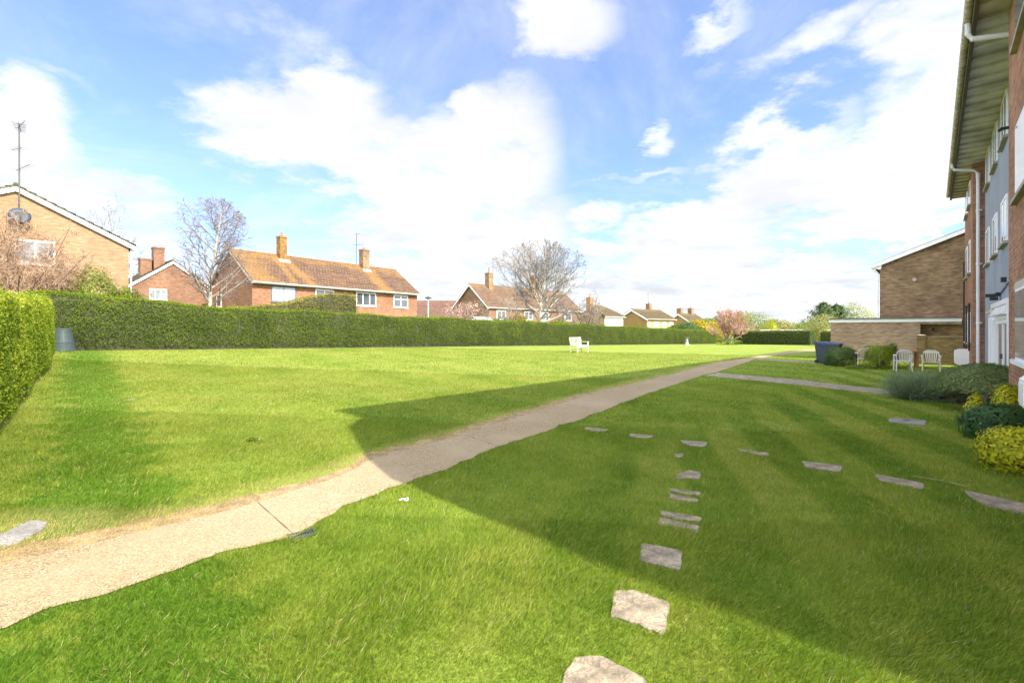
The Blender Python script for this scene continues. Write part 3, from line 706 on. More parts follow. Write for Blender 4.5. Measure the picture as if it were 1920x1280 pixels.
# ------------------------------------------------------------ trees
def grow(seed, H, r0, spec, env=None, up=.1, wob=.12, start=(0, 0, 0), d0=(0, 0, 1), segs=10, taper=.55):
    """returns list of (points, radii, level); spec: per level (children, angle lo, angle hi, length ratio, first child pos, tropism)"""
    rr = random.Random(seed); out = []
    def go(p, d, L, r, lev):
        n_ = segs if lev == 0 else max(3, int(segs*.6) if lev == 1 else 4)
        pts = [p.copy()]; dirs = [d.copy()]; rad = [r]
        trop = spec[lev][5]; st = L/n_
        for k in range(n_):
            d = (d+Vector((rr.gauss(0, 1), rr.gauss(0, 1), rr.gauss(0, 1)))*wob*(1+.4*lev)+Vector((0, 0, trop))).normalized()
            p = p+d*st; pts.append(p.copy()); dirs.append(d.copy()); rad.append(max(r*(1-(1-taper*.4)*(k+1)/n_), .0025))
            if env and lev > 0 and not env(p): break
        out.append((pts, rad, lev))
        if lev+1 < len(spec):
            nc, a0, a1, lr, fp, _ = spec[lev+1]; m = len(pts)-1
            nc = max(1, int(round(nc*rr.uniform(.8, 1.2)))); ga = rr.uniform(0, 6.28)
            for c in range(nc):
                f = fp+(1-fp)*(c+rr.random()*.8)/nc; f = min(f, .99); ix = f*m; i0 = min(int(ix), m-1)
                q = pts[i0].lerp(pts[i0+1], ix-i0); dd = dirs[i0+1]
                ax = dd.orthogonal().normalized(); ga += 2.4+rr.uniform(-.5, .5); ax = Matrix.Rotation(ga, 3, dd) @ ax
                an = R(rr.uniform(a0, a1)); nd = (Matrix.Rotation(an, 3, ax) @ dd).normalized()
                go(q, nd, L*lr*rr.uniform(.7, 1.2)*(1-.45*f if lev == 0 else 1-.3*f), max(rad[i0]*.62, .003), lev+1)
    go(Vector(start), Vector(d0).normalized(), H, r0, 0); return out
def emit(name_limbs, br, levs, m, root, minr=.0, sides=(8, 6, 4, 3, 3, 3)):
    mb = MB()
    for pts, rad, lev in br:
        if lev in levs: mb.tube(pts, [max(x, minr) for x in rad], sides[min(lev, 5)], cap=False)
    return mb.build(name_limbs, m, root, uv=False, smooth=True)

# big pale-barked tree
B = at(1014, 46); root = thing('bare_tree', 'large leafless spreading tree with pale grey limbs behind the hedge near the bench', 'tree', B)
def env(p): return ((p.x+.2)/5.9)**2+(p.y/5.4)**2+((p.z-4.9)/4.9)**2 < 1.04
allb = []
rr = random.Random(8)
allb.append(([Vector((0,0,-.1)), Vector((.06,0,1.)), Vector((0,.05,2.2)), Vector((-.08,.0,3.4)), Vector((0,.1,4.6)), Vector((.1,.1,6.0))], [.27, .23, .20, .16, .12, .07], 0))
for k in range(19):
    a = k*2.4+rr.uniform(-.3, .3); f = k/18; t_ = R(66-52*f+rr.uniform(-6, 6)); z_ = 2.0+3.6*f
    d0 = (math.sin(t_)*math.cos(a), math.sin(t_)*math.sin(a), math.cos(t_))
    allb += [(p_, r_, l_+1) for p_, r_, l_ in grow(100+k, (rr.uniform(6.9, 8.0)-3.4*f)*(.66 if k < 3 else 1.), .10-.035*f, [(0,0,0,0,0,.02), (9, 20, 45, .5, .12, .04), (8, 25, 50, .45, .12, .04), (5, 25, 55, .45, .12, .03)], env, start=(0, 0, z_), d0=d0, wob=.07, segs=9)]
allb += [(p_, r_, l_+1) for p_, r_, l_ in grow(140, 2.6, .06, [(0,0,0,0,0,.0), (7, 25, 55, .5, .2, .03), (6, 25, 50, .45, .15, .02)], None, start=(.1, -.1, 1.0), d0=(.9, -.3, .25), wob=.1, segs=8)]
emit('trunk', allb, (0, 1), mat('sunlit_pale_bark', (.48, .43, .34), .9, .5, 14, .3, 3), root); emit('crown', allb, (2, 3, 4), mat('grey_branches', (.23, .205, .195), .9, var=.25), root, .010)
# tangled brown tree beside it
B = at(1085, 48.5); root = thing('bare_tree', 'low tangled brown leafless tree just right of the big pale tree', 'tree', B)
def env(p): return (p.x/2.3)**2+(p.y/2.3)**2+((p.z-3.2)/3.0)**2 < 1.05
br = []
for k in range(11):
    a = k*2.4; t_ = R(8+6*k); br += grow(200+k, 5.2, .07, [(0,0,0,0,0,.02), (8, 30, 70, .5, .15, .0), (7, 30, 70, .5, .1, -.03), (5, 30, 70, .5, .1, -.03)], env, start=(0, 0, .3), d0=(math.sin(t_)*math.cos(a), math.sin(t_)*math.sin(a), math.cos(t_)), wob=.16, segs=8)
emit('trunk', br, (0,), TWIG, root); emit('crown', br, (1, 2, 3), mat('tangled_twigs', (.28, .23, .19), .9, var=.3), root, .010)
# silver birch
B = at(392, 31); root = thing('birch_tree', 'tall leafless silver birch with purple-grey twigs between the two brick houses', 'tree', B)
br = grow(305, 8.9, .15, [(0,0,0,0,0,.02), (28, 35, 60, .46, .25, .06), (8, 25, 50, .42, .12, .0), (7, 20, 50, .5, .1, -.08), (4, 20, 50, .6, .1, -.14)], lambda p: (p.x/2.7)**2+(p.y/2.6)**2+((p.z-5.9)/3.5)**2 < 1.05, wob=.05, segs=16)
emit('trunk', br, (0,), BIRCH, root); emit('limbs', br, (1,), mat('birch_limbs', (.3, .26, .24), .9, var=.25), root, .01); emit('crown', br, (2, 3, 4), TWIGP, root, .0045)
# leafless garden shrubs in front of the gabled house
for px, dd, hh, sd_, lb in ((945, 43.5, 4.0, 810, 'slender leafless shrub in front of the gabled house, under its left chimney'), (1110, 50, 3.6, 830, 'wispy leafless shrub at the right foot of the tangled brown tree')):
    B = at(px, dd); root = thing('bare_shrub', lb, 'shrub', B); br = []
    for k in range(6):
        a = k*2.4; t_ = R(6+4*k); br += grow(sd_+k, hh, .03, [(0,0,0,0,0,.03), (9, 20, 45, .45, .2, .04), (6, 25, 50, .45, .1, .02)], None, start=(.1*math.cos(a), .1*math.sin(a), 0), d0=(math.sin(t_)*math.cos(a), math.sin(t_)*math.sin(a), math.cos(t_)), wob=.08, segs=8)
    emit('stems', br, (0, 1, 2), mat('grey_stems', (.3, .26, .2), .9), root, .010)
# pale birch far behind
B = at(215, 60); root = thing('birch_tree', 'faint distant leafless birch showing above the tan brick house roof slope', 'tree', B)
br = grow(311, 15, .2, [(0,0,0,0,0,.02), (20, 30, 55, .36, .3, .05), (8, 25, 50, .42, .15, -.02), (6, 20, 50, .5, .1, -.1)], None, wob=.05, segs=14)
emit('trunk', br, (0, 1), BIRCH, root); emit('crown', br, (2, 3), TWIGP, root, .009)
B = at(262, 58); root = thing('birch_tree', 'faint distant leafless birch left of the low brick house chimneys', 'tree', B)
br = grow(317, 11, .16, [(0,0,0,0,0,.02), (20, 30, 55, .36, .25, .05), (8, 25, 50, .42, .15, -.02), (6, 20, 50, .5, .1, -.1)], None, wob=.06, segs=14)
emit('trunk', br, (0, 1), BIRCH, root); emit('crown', br, (2, 3), TWIGP, root, .009)
# twiggy pinkish-brown bush at the left
for px, dd, hh, sd_ in ((5, 20.5, 5.6, 400), (72, 22., 4.3, 440)):
    B = at(px, dd); B.z = gh(B.x, B.y)
    root = thing('bare_shrub', 'big mound of pinkish-brown leafless twigs in front of the tan house window' if hh > 5 else 'smaller mound of pinkish-brown twigs between the big twiggy mound and the laurel', 'shrub', B)
    def env(p, hh=hh): return (p.x/(hh*.62))**2+(p.y/(hh*.5))**2+(p.z/hh)**2 < 1.02
    br = []
    for k in range(26):
        a = k*2.4; t_ = R(6+2.3*k); br += grow(sd_+k, hh*1.05, .035, [(0,0,0,0,0,-.02), (12, 20, 60, .5, .1, -.02), (8, 25, 65, .5, .1, -.06), (6, 25, 65, .5, .1, -.1)], env, start=(0, 0, .1), d0=(math.sin(t_)*math.cos(a), math.sin(t_)*math.sin(a), math.cos(t_)), wob=.13, segs=8)
    emit('stems', br, (0,), TWIG, root); emit('twigs', br, (1, 2, 3), PINKTW, root, .006)
# laurel above the hedge
for px, dd, rx, h, sd_, lb in ((176, 21.5, 1.15, 3.6, 51, 'taller upright green laurel bush above the hedge beside the tan house'), (232, 22.5, .75, 2.9, 52, 'smaller rounded green bush at the right foot of the laurel')):
    bush('laurel', lb, at(px, dd), rx, 1.1, h, L_LAUR, 5200, .11, sd_, z0=.3, up=.3, lump=.3, asp=.42)
bush('laurel', 'low dark green bush joining the twiggy mound to the laurel', at(120, 21.), .9, .9, 2.6, L_DARK, 3000, .1, 53, z0=.3, lump=.25)

def blossom(label, B, H, rx, m, seed, ln, dn=(0, 0, 1), nb=9, size=.07, leafn=9000, name='blossom_tree', t0=12, t1=50, cz=.62):
    root = thing(name, label, 'tree', B); rr = random.Random(seed); br = []
    def env(p): return (p.x/rx)**2+(p.y/rx)**2+((p.z-H*cz)/(H*(1-cz)*1.05))**2 < 1.05
    for k in range(nb):
        a = k*2.4+rr.random()*.4; t_ = R(rr.uniform(t0, t1))
        br += grow(seed+k, H*.95, .06*H/3.5, [(0,0,0,0,0,.02), (8, 25, 55, .45, .25, .02), (6, 25, 55, .5, .1, .0)], env, start=(0, 0, .05), d0=(math.sin(t_)*math.cos(a), math.sin(t_)*math.sin(a), math.cos(t_)), wob=.1, segs=8)
    emit('trunk', br, (0, 1, 2), mat('cherry_bark', (.26, .2, .17), .9, var=.3), root, .012)
    rs = np.random.RandomState(seed); pts = np.array([tuple(p) for b in br if b[2] > 0 for p in b[0]])
    P = pts[rs.randint(0, len(pts), leafn)]+rs.randn(leafn, 3)*ln
    P = P[P[:, 2] > H*.3]
    leafy('crown', P, rs.randn(len(P), 3), size, m, root, seed, .8, 1., .5+.4*snoise(P, 1.7, seed))
    return root
blossom('pink cherry tree in blossom on the lawn at the end of the long hedge', at(1364, 58), 4.1, 2.6, L_PINK, 500, .16, size=.13, leafn=5500)
blossom('pale pink magnolia behind the hedge between the long tiled house and the gabled house', at(868, 42), 3.5, 2.1, L_MAG, 520, .13, size=.10, leafn=3800)
bush('laurel', 'loose green bush at the left of the magnolia', at(812, 40), 2.2, 1.2, 2.5, L_SPR, 2600, .11, 54, z0=.2, lump=.35, trunk=False)
bush('flower_clump', 'clump of daffodils and leaves round the foot of the pink cherry', at(1364, 57.5), 1.7, .8, .7, L_SPR, 1500, .12, 55, lump=.3, up=.2, cat='flowers')
# background greenery
BG = [('forsythia', 1292, 78, 2.6, 3.4, L_GDK, 'dark green bush with the first yellow forsythia behind the hedge end'),
      ('forsythia', 1312, 80, 3.0, 3.9, L_FOR, 'bright yellow forsythia right of the third distant house'),
      ('forsythia', 1343, 80, 2.6, 3.5, L_FOR, 'smaller yellow forsythia just left of the pink cherry'),
      ('bush', 1330, 84, 3.0, 4.4, L_LAUR, 'green bush standing between the two yellow forsythias'),
      ('tree', 1405, 88, 5.2, 5.6, L_LAUR, 'rounded bright green tree right behind the pink cherry'),
      ('tree', 1374, 96, 5., 5.6, L_BRN, 'olive-brown tree behind the pink cherry crown'),
      ('tree', 1452, 110, 4.6, 4.6, L_BRN, 'brown bush behind the yellow conifer'),
      ('tree', 1522, 84, 3.4, 3.5, L_SPR, 'pale spring-green bush beyond the end of the far hedge'),
      ('tree', 1546, 74, 3.4, 4.2, L_OLI, 'pale olive willow in front of the dark conifer'),
      ('tree', 1490, 120, 8., 4., L_OLI, 'low pale tree on the skyline between the yellow conifer and the willow'),
      ('tree', 1600, 110, 5.2, 8.2, L_OLI, 'thin pale grey-green tree right of the dark conifer'),
      ('bush', 1535, 62, 1.6, 2.1, L_BRN, 'reddish-green bush beside the short hedge piece'),
      ('bush', 1265, 82, 2.4, 2.9, L_DARK, 'dark bush below the right end of the yellow house'),
      ('bush', 935, 44, 1.8, 2.5, L_LAUR, 'low green bush in front of the gabled house, left of the big tree'),
      ('bush', 975, 44.5, 2., 2.7, L_BRN, 'low brownish bush in front of the gabled house at the foot of the big tree'),
      ('bush', 1045, 45, 1.7, 2.3, L_LAUR, 'low green bush between the big pale tree and the tangled tree'),
      ('bush', 760, 36.5, 2.6, 2.1, L_LAUR, 'low row of green bush against the right end of the long tiled house')]
for k, (nm, px, dd, rx, h, m_, lb) in enumerate(BG):
    bush(nm, lb, at(px, dd), rx, rx*.8, h, m_, 2600, .10+dd*.0022, 600+k, z0=.1, lump=.32, cat='tree' if nm == 'tree' else 'shrub', tilt=1., trunk=False)
B = at(1446, 86); bush('conifer', 'small cone of golden yellow conifer above the far hedge', B, 1.6, 1.6, 4.1, L_YEL, 1600, .2, 640, lump=.1, sq=1.3, cat='tree', trunk=False)
# dark conifers: tiers of drooping fans round a trunk
def conifer(label, B, H, rx, seed):
    root = thing('conifer', label, 'tree', B); rs = np.random.RandomState(seed); Ps = []; mb = MB()
    mb.tube([(0,0,0), (0,0,H*.6), (.1,0,H)], [.3, .18, .03], 8); mb.build('trunk', TWIG, root, uv=False)
    for k in range(240):
        f = rs.rand()**.8; a = rs.rand()*6.28; L = rx*(1-f**1.8)*rs.uniform(.35, 1.2)+.2; z = H*(.08+.80*f)
        q = np.linspace(.15, 1, 26); P = np.stack([np.cos(a)*L*q, np.sin(a)*L*q, z+.5*L*q-.1*L*q*q], 1)+rs.randn(26, 3)*.14; Ps.append(P)
    P = np.vstack(Ps); leafy('crown', P, P*np.array([1, 1, 0])+np.array([0, 0, 2.]), .5, L_CON, root, seed, .35, .8, .5+.4*snoise(P, 1.2, seed))
conifer('tall left one of the dark conifers above the garage roof', at(1544, 100), 8.4, 4.4, 701)
conifer('broad right one of the dark conifers above the garage roof', at(1568, 102), 8.0, 5.0, 702)

# ------------------------------------------------------------ house parts
def wallT(origin, ang, z=0):     # local frame: x along wall, -y outward, z up
    return Matrix.Translation((origin[0], origin[1], z)) @ Matrix.Rotation(ang, 4, 'Z')
def window(parent, T, u0, u1, z0, z1, cols=1, rows=1, fr=.06, frame=UPVC, pane=None, sill=True, inset=-.014, sillm=None, proud=.03, transom=None, name='window'):
    mb = MB(); mb.T = T; y0, y1 = -proud, .06
    mb.box((u0, y0, z0), (u0+fr, y1, z1)); mb.box((u1-fr, y0, z0), (u1, y1, z1))
    mb.box((u0+fr, y0, z1-fr), (u1-fr, y1, z1)); mb.box((u0+fr, y0, z0), (u1-fr, y1, z0+fr))
    for k in range(1, cols): c = u0+(u1-u0)*k/cols; mb.box((c-fr*.4, y0, z0+fr), (c+fr*.4, y1, z1-fr))
    for k in range(1, rows): c = z0+(z1-z0)*k/rows; mb.box((u0+fr, y0+.004, c-fr*.25), (u1-fr, y1, c+fr*.25))
    if transom: mb.box((u0+fr, y0+.003, transom-fr*.3), (u1-fr, y1, transom+fr*.3))
    f = mb.build(name, frame, parent)
    mb = MB(); mb.T = T; mb.box((u0+fr*.6, inset-.012, z0+fr*.6), (u1-fr*.6, inset+.012, z1-fr*.6)); mb.build('pane', pane or GLS, f)
    if sill:
        mb = MB(); mb.T = T; mb.box((u0-.05, -proud-.06, z0-.07), (u1+.05, .05, z0-.003)); mb.build('sill', sillm or frame, f)
    return f
def roofmesh(parent, L, D_, eave, rise, oh=.35, vg=.12, m=RT, th=.12, name='roof', hip=0, lich=None, asym=None):
    """gable roof, ridge along x; tiles laid in stepped courses"""
    mb = MB(); half = D_/2; sl_ = math.hypot(half, rise); ux, uz = half/sl_, rise/sl_
    tot = sl_+oh; nc = max(3, int(tot/.34)); att = []
    for side in (0, 1):
        for k in range(nc):
            q0 = tot*k/nc; q1 = tot*(k+1)/nc     # distance from ridge downwards
            def pt(x, q, lift):
                y = half-ux*q; z = eave+rise-uz*q+lift
                if side: y = D_-y
                return (x, y, z)
            h0 = hip*min(1, q0/sl_) if hip else 0
            def xs(q): e = hip*(1-min(q, sl_)/sl_) if hip else 0; return -vg+e, L+vg-e
            xa, xb = xs(q0); xc, xd = xs(q1)
            a = [pt(xa, q0, th), pt(xc, q1, th+.045), pt(xd, q1, th+.045), pt(xb, q0, th)]
            if side: a = a[::-1]
            mb.face(a)
            b_ = [pt(xc, q1, th+.045), pt(xc, q1, th), pt(xd, q1, th), pt(xd, q1, th+.045)]
            if side: b_ = b_[::-1]
            mb.face(b_)
        u0, u1 = (-vg, L+vg)
        e = hip
        bot = [pt_ for pt_ in ((u0+e, 0), (u0, tot), (u1, tot), (u1-e, 0))]
        def pb(x, q, lift):
            y = half-ux*q; y = D_-y if side else y; return (x, y, eave+rise-uz*q+lift)
        mb.hexa([pb(x, q, 0) for x, q in bot], [pb(x, q, th-.002) for x, q in bot])
    if hip:
        for sx, x0 in ((1, -vg), (-1, L+vg)):
            nc2 = nc
            for k in range(nc2):
                f0, f1 = k/nc2, (k+1)/nc2
                def hp(f, sgn): 
                    y = half-sgn*(half+oh*ux)*f; return (x0+sx*hip*(1-f), y, eave+rise-(rise+oh*uz)*f+th+.02)
                mb.face([hp(f0, 1), hp(f0, -1), hp(f1, -1), hp(f1, 1)][::-1 if sx < 0 else 1])
    else:
        mb.tube([(-vg, half, eave+rise+th), (L+vg, half, eave+rise+th)], .1, 8)
    o = mb.build(name, m, parent)
    # lichen grows thickest along the ridge, verges and below the chimneys
    me = o.data; C = np.empty(len(me.vertices)*3); me.vertices.foreach_get('co', C); C = C.reshape(-1, 3)
    at_ = me.attributes.new('lich', 'FLOAT', 'POINT'); v = np.exp(-((eave+rise+th-C[:, 2])/.5)**2)*.8
    at_.data.foreach_set('value', v.astype(np.float32)); return o
def gables(parent, L, D_, eave, rise, m, name='wall', z0=-.6):
    mb = MB(); mb.prism([(0, z0), (D_, z0), (D_, eave), (D_/2, eave+rise), (0, eave)], 'x', 0, L); o = mb.build(name, m, parent); fixn(o); return o
def fixn(o):
    import bmesh
    bb = bmesh.new(); bb.from_mesh(o.data); bmesh.ops.recalc_face_normals(bb, faces=bb.faces); bb.to_mesh(o.data); bb.free()
    while o.data.uv_layers: o.data.uv_layers.remove(o.data.uv_layers[0])
    uvbox(o.data)
def barge(parent, L, D_, eave, rise, oh=.35, vg=.12, m=WHITE, h=.2, ends=(0, 1)):
    for e in ends:
        mb = MB(); x0 = -vg-.03 if e == 0 else L+vg; x1 = x0+.03
        sl_ = math.hypot(D_/2, rise); ux, uz = D_/2/sl_, rise/sl_
        for s_ in (0, 1):
            P = [(D_/2, eave+rise+.03), (D_/2-ux*(sl_+oh), eave+rise-uz*(sl_+oh)+.03)]
            if s_: P = [(D_-y, z) for y, z in P]
            Q = [P[0], P[1], (P[1][0], P[1][1]-h), (P[0][0], P[0][1]-h)]
            mb.prism(Q, 'x', x0+.001*s_, x1+.001*s_)
        fixn(mb.build('bargeboard', m, parent))
def chimney(parent, x, y, z0, z1, w_=.6, d_=.6, m=None, pots=1, pot=.35, mflash=True):
    mb = MB(); mb.box((x-w_/2, y-d_/2, z0), (x+w_/2, y+d_/2, z1-.15)); mb.box((x-w_/2-.04, y-d_/2-.04, z1-.15), (x+w_/2+.04, y+d_/2+.04, z1))
    c = mb.build('chimney', m or LICHB, parent)
    mb = MB()
    for k in range(pots): mb.lathe([(.13, 0), (.11, pot-.05), (.13, pot-.04), (.13, pot)], (x+(k-(pots-1)/2)*.32, y, z1), 10)
    mb.build('chimney_pot', mat('terracotta_pot', (.42, .17, .08), .8), c)
    return c
def gutter(parent, x0, x1, y, z, m=WHITE, r=.06):
    mb = MB(); mb.prism([(y-r, z), (y-r*.8, z-r*.8), (y, z-r), (y+r*.8, z-r*.8), (y+r, z)], 'x', x0, x1); mb.box((x0, y+r, z-.12), (x1, y+r+.025, z+.02))
    o = mb.build('gutter', m, parent); fixn(o); return o
def aerial(label, loc, h, arms, m=DGREY):
    root = thing('tv_aerial', label, 'aerial', loc); mb = MB(); mb.tube([(0,0,0), (0,0,h)], .03, 6); mb.build('mast', m, root)
    for z, ang, L, ne in arms:
        mb = MB(); dx, dy = math.cos(ang), math.sin(ang); mb.tube([(-dx*L*.25,-dy*L*.25,z), (dx*L*.75,dy*L*.75,z)], .012, 5)
        for k in range(ne):
            q = -L*.25+L*k/(ne-1); w_ = .22-.08*k/ne
            mb.tube([(dx*q-dy*w_, dy*q+dx*w_, z), (dx*q+dy*w_, dy*q-dx*w_, z)], .006, 4)
        mb.build('antenna', m, root)
    return root

# --- tan brick house at the left
rn = math.pi/2-TH+math.pi/2      # local x points away from the brick block
o0 = W(5.35, 30, float(gh_sl(5.35, 30)))
H1 = thing('house', 'tan brick house with a plain sunlit gable at the left edge of the photo', 'house', o0, rn)
HE, HR, HD, HL = 5.05, 1.95, 7.8, 10.
gables(H1, HL, HD, HE, HR, TANB)
roofmesh(H1, HL, HD, HE, HR, .35, .1, RTG); barge(H1, HL, HD, HE, HR, .35, .1, WHITE, .2); gutter(H1, -.1, HL, -.38, HE+.02)
T = wallT((0, 0), 0); TG = wallT((0, HD), -math.pi/2)     # gable wall frame: local u from y=HD down to 0, outward -x
mb = MB(); mb.tube([(.03, -.1, HE-.25), (.03, -.1, 0)], .035, 8); mb.tube([(.03, -.36, HE-.03), (.03, -.3, HE-.15), (.03, -.1, HE-.3)], .035, 8); mb.build('downpipe', WHITE, H1)
window(H1, TG, 3.85, 5.15, 3.75, 4.8, 2, 1, .09, UPVC, GLSB)
# satellite dish
dsh = thing('satellite_dish', 'dark grey satellite dish below the apex of the tan house gable', 'dish', H1.matrix_basis @ Vector((-.3, HD/2-.1, 5.72)), rn)
mb = MB(); mb.T = Matrix.Rotation(R(-78), 4, 'Y') @ Matrix.Rotation(0, 4, 'Z'); mb.lathe([(.02, 0), (.2, .02), (.36, .06), (.365, .075), (.2, .03), (.02, .012)], (0, 0, 0), 24, False); fixn(mb.build('dish', mat('dish_grey', (.05, .06, .08), .5), dsh, smooth=True))
mb = MB(); mb.bar((.02, 0, 0), (.3, 0, .05), .03, .03); mb.bar((-.02, 0, -.34), (-.42, 0, -.12), .02, .02); mb.box((-.5, -.04, -.14), (-.4, .04, -.04)); mb.build('arm', DGREY, dsh)
aerial('tall multi-armed television aerial fixed to the gable of the tan house', H1.matrix_basis @ Vector((-.16, HD/2-.1, 6.25)), 3.5, [(3.45, 2.0+.3, 1.3, 12), (3.4, -.6, 1.3, 5), (2.45, 2.8, .7, 4), (1.55, -.5, 1.5, 6)], mat('aerial_metal', (.10, .10, .10), .5))

# --- red brick gable house behind
o0 = W(17.2, 50, .85); H2 = thing('house', 'dark red brick house with a broad white-edged gable beside the tan brick house', 'house', o0, rn)
gables(H2, 9, 10.4, 3.0, 3.8, DKB); roofmesh(H2, 9, 10.4, 3.0, 3.8, .3, .1, RTG); barge(H2, 9, 10.4, 3.0, 3.8, .3, .1, WHITE, .22)
TG2 = wallT((0, 10.4), -math.pi/2); window(H2, TG2, 3.5, 4.75, 3.45, 4.35, 3, 2, .06, UPVC, GLSB); window(H2, TG2, .45, 1.0, 2.6, 3.2, 1, 1, .08, UPVC, GLSW); window(H2, TG2, 9.1, 9.8, 2.3, 2.9, 1, 1, .08, UPVC, GLSW)
chimney(H2, 2.2, 5.8, 4., 8.2, .85, .8, DKB, 0); chimney(H2, 2.2, 6.75, 4., 7.1, .85, .8, DKB, 0)

# --- long tiled house
az3 = R(36.5); rot3 = math.pi/2-az3; c3 = at(473, 38); c3.z = .75
H3 = thing('house', 'long two-storey red brick house with an orange-lichened brown tile roof and two chimneys', 'house', c3, rot3)
L3, D3, E3, R3 = 17.3, 7.4, 4.95, 2.6
mb = MB(); gables(H3, L3, D3, E3, R3, ORB); roofmesh(H3, L3, D3, E3, R3, .5, .15, tiles('streaked_brown_tiles', (.16, .098, .072), (.32, .175, .045), .5, streaks=((4.3, .25, .8), (13., .0, 1.3), (.6, 0, 2.6), (3.6, -.1, .5)))); barge(H3, L3, D3, E3, R3, .45, .16, mat('grey_bargeboard', (.35, .33, .3), .7), .16); gutter(H3, -.15, L3+.15, -.47, E3-.2, WHITE)
T3 = wallT((0, 0), 0)
window(H3, T3, 1.5, 3.6, 3.25, 4.55, 2, 1, .09, mat('grey_window_frame', (.12, .14, .17), .4), GLSW); window(H3, T3, 9.6, 11.9, 3.25, 4.55, 3, 1, .1, UPVC, GLS); window(H3, T3, 14.1, 16., 3.25, 4.55, 2, 1, .1, UPVC, GLS, transom=4.1); window(H3, T3, 5.4, 7.2, 3.25, 4.55, 2, 1, .1)
for u in (1.5, 9.8, 14.1): window(H3, T3, u, u+1.9, .9, 2.0, 2, 1, .1)
window(H3, wallT((0, D3), -math.pi/2), 1.0, 1.9, 2.9, 4.0, 1, 1, .08)
chimney(H3, 4.15, D3/2-.35, 5.5, 9.35, .62, .7, LICHB, 1, .35); chimney(H3, 13.0, D3/2-.35, 5.5, 9.35, .8, .7, BROWNB, 1, .2)
# lead flashing
for x in (4.15, 13.):
    mb = MB(); mb.hexa([(x-.5, D3/2-1.0, E3+R3-.67), (x+.5, D3/2-1.0, E3+R3-.67), (x+.5, D3/2-.72, E3+R3-.43), (x-.5, D3/2-.72, E3+R3-.43)], [(x-.5, D3/2-1.0, E3+R3-.55), (x+.5, D3/2-1.0, E3+R3-.55), (x+.5, D3/2-.72, E3+R3-.3), (x-.5, D3/2-.72, E3+R3-.3)])
    mb.build('flashing', mat('lead', (.4, .4, .4), .5), H3)
aerial('slim aerial on the ridge of the long tiled house beside its right chimney', H3.matrix_basis @ Vector((12.3, D3/2, 7.7)), 3.3, [(3.25, .3, .5, 6), (2.1, -.3, 1.2, 5)])

# --- gabled house behind the big tree
c4 = at(916, 68); c4.z = .3; az4 = R(44); H4 = thing('house', 'red brick house with brown tile roof half hidden by the big bare tree', 'house', c4, math.pi/2-az4)
gables(H4, 22, 7.8, 4.75, 3.3, DKB); roofmesh(H4, 22, 7.8, 4.75, 3.3, .4, .3, RT); barge(H4, 22, 7.8, 4.75, 3.3, .4, .3, WHITE, .25); gutter(H4, -.3, 22.3, -.4, 4.55)
for u in (1.6, 7.5, 11.5, 17.5): window(H4, T3, u, u+1.9, 2.9, 4.2, 2, 1, .12)
window(H4, wallT((0, 7.8), -math.pi/2), 3.2, 4.6, 2.7, 3.8, 2, 1, .1)
chimney(H4, 3.4, 3.5, 6, 10., .9, .9, BROWNB, 1, .8); chimney(H4, 13.5, 3.5, 6, 10.2, 1., .9, LICHB, 1, .3)
aerial('forked aerial beside the left chimney of the gabled house behind the big tree', H4.matrix_basis @ Vector((4.6, 3.9, 8.1)), 4.3, [(4.2, .3, 1.2, 6), (3.6, 2.6, 1., 5)])
# --- low roof behind magnolia
c5 = at(770, 88); c5.z = -.2; H5 = thing('house', 'distant house showing only its plain brown roof behind the magnolia', 'house', c5, R(2))
gables(H5, 11, 9, 4.2, 3.1, DKB); roofmesh(H5, 11, 9, 4.2, 3.1, .4, .2, tiles('plain_brown_tiles', (.2, .11, .09), (.2, .12, .09), .3))
# --- shed roof by the magnolia
c_ = at(905, 41); sh = thing('shed', 'small white-edged shed roof just above the hedge below the magnolia', 'shed', c_, R(60))
gables(sh, 2.6, 1.9, 1.75, .45, WOOD); roofmesh(sh, 2.6, 1.9, 1.75, .45, .12, .1, mat('shed_felt', (.3, .3, .3), .9)); barge(sh, 2.6, 1.9, 1.75, .45, .12, .1, WHITE, .14)
# --- white house, yellow houses
c6 = at(1134, 88); c6.z = -.5; H6 = thing('house', 'distant white-fronted house with a hipped dark roof left of the yellow brick house', 'house', c6, math.pi/2-R(50))
mb = MB(); mb.box((0, 0, -1), (5.4, 7, 4.75)); mb.build('wall', WHITE, H6)
mb = MB(); mb.box((-.05, -.03, -1), (-.02, 7, 4.7)); mb.box((0, -.05, 2.2-1.3), (5.4, -.02, 2.3)); mb.build('side_wall', PALEY, H6)
roofmesh(H6, 5.4, 7, 4.75, 2., .4, .4, RTO, hip=2.3); window(H6, T3, .8, 2.5, 2.9, 4.3, 2, 1, .13, UPVC, GLSB); window(H6, T3, 3.5, 4.6, 2.9, 4.3, 2, 1, .13, UPVC, GLSB); gutter(H6, -.4, 5.8, -.42, 4.6)
chimney(H6, 1.2, 4.6, 5, 8.4, 1., 1., brick('far_orange_brick', (.5, .22, .08), (.4, .18, .07), (.4, .3, .2)), 1, .7)
c7 = at(1213, 100); c7.z = -.8; H7 = thing('house', 'distant yellow brick house with a white-edged gable and olive roof', 'house', c7, math.pi/2-R(50))
gables(H7, 10.2, 7.2, 4.9, 1.9, PALEY)
mb = MB(); mb.prism([(0.02, -1), (7.18, -1), (7.18, 4.88), (3.6, 6.76), (.02, 4.88)], 'x', -.06, -.01); fixn(mb.build('shaded_gable_wall', GOLDB, H7))  # darker skin over the gable: its shaded side put into the brick colour
roofmesh(H7, 10.2, 7.2, 4.9, 1.9, .5, .4, RTO); barge(H7, 10.2, 7.2, 4.9, 1.9, .5, .4, WHITE, .35); gutter(H7, -.4, 10.6, -.5, 4.75, WHITE, .1)
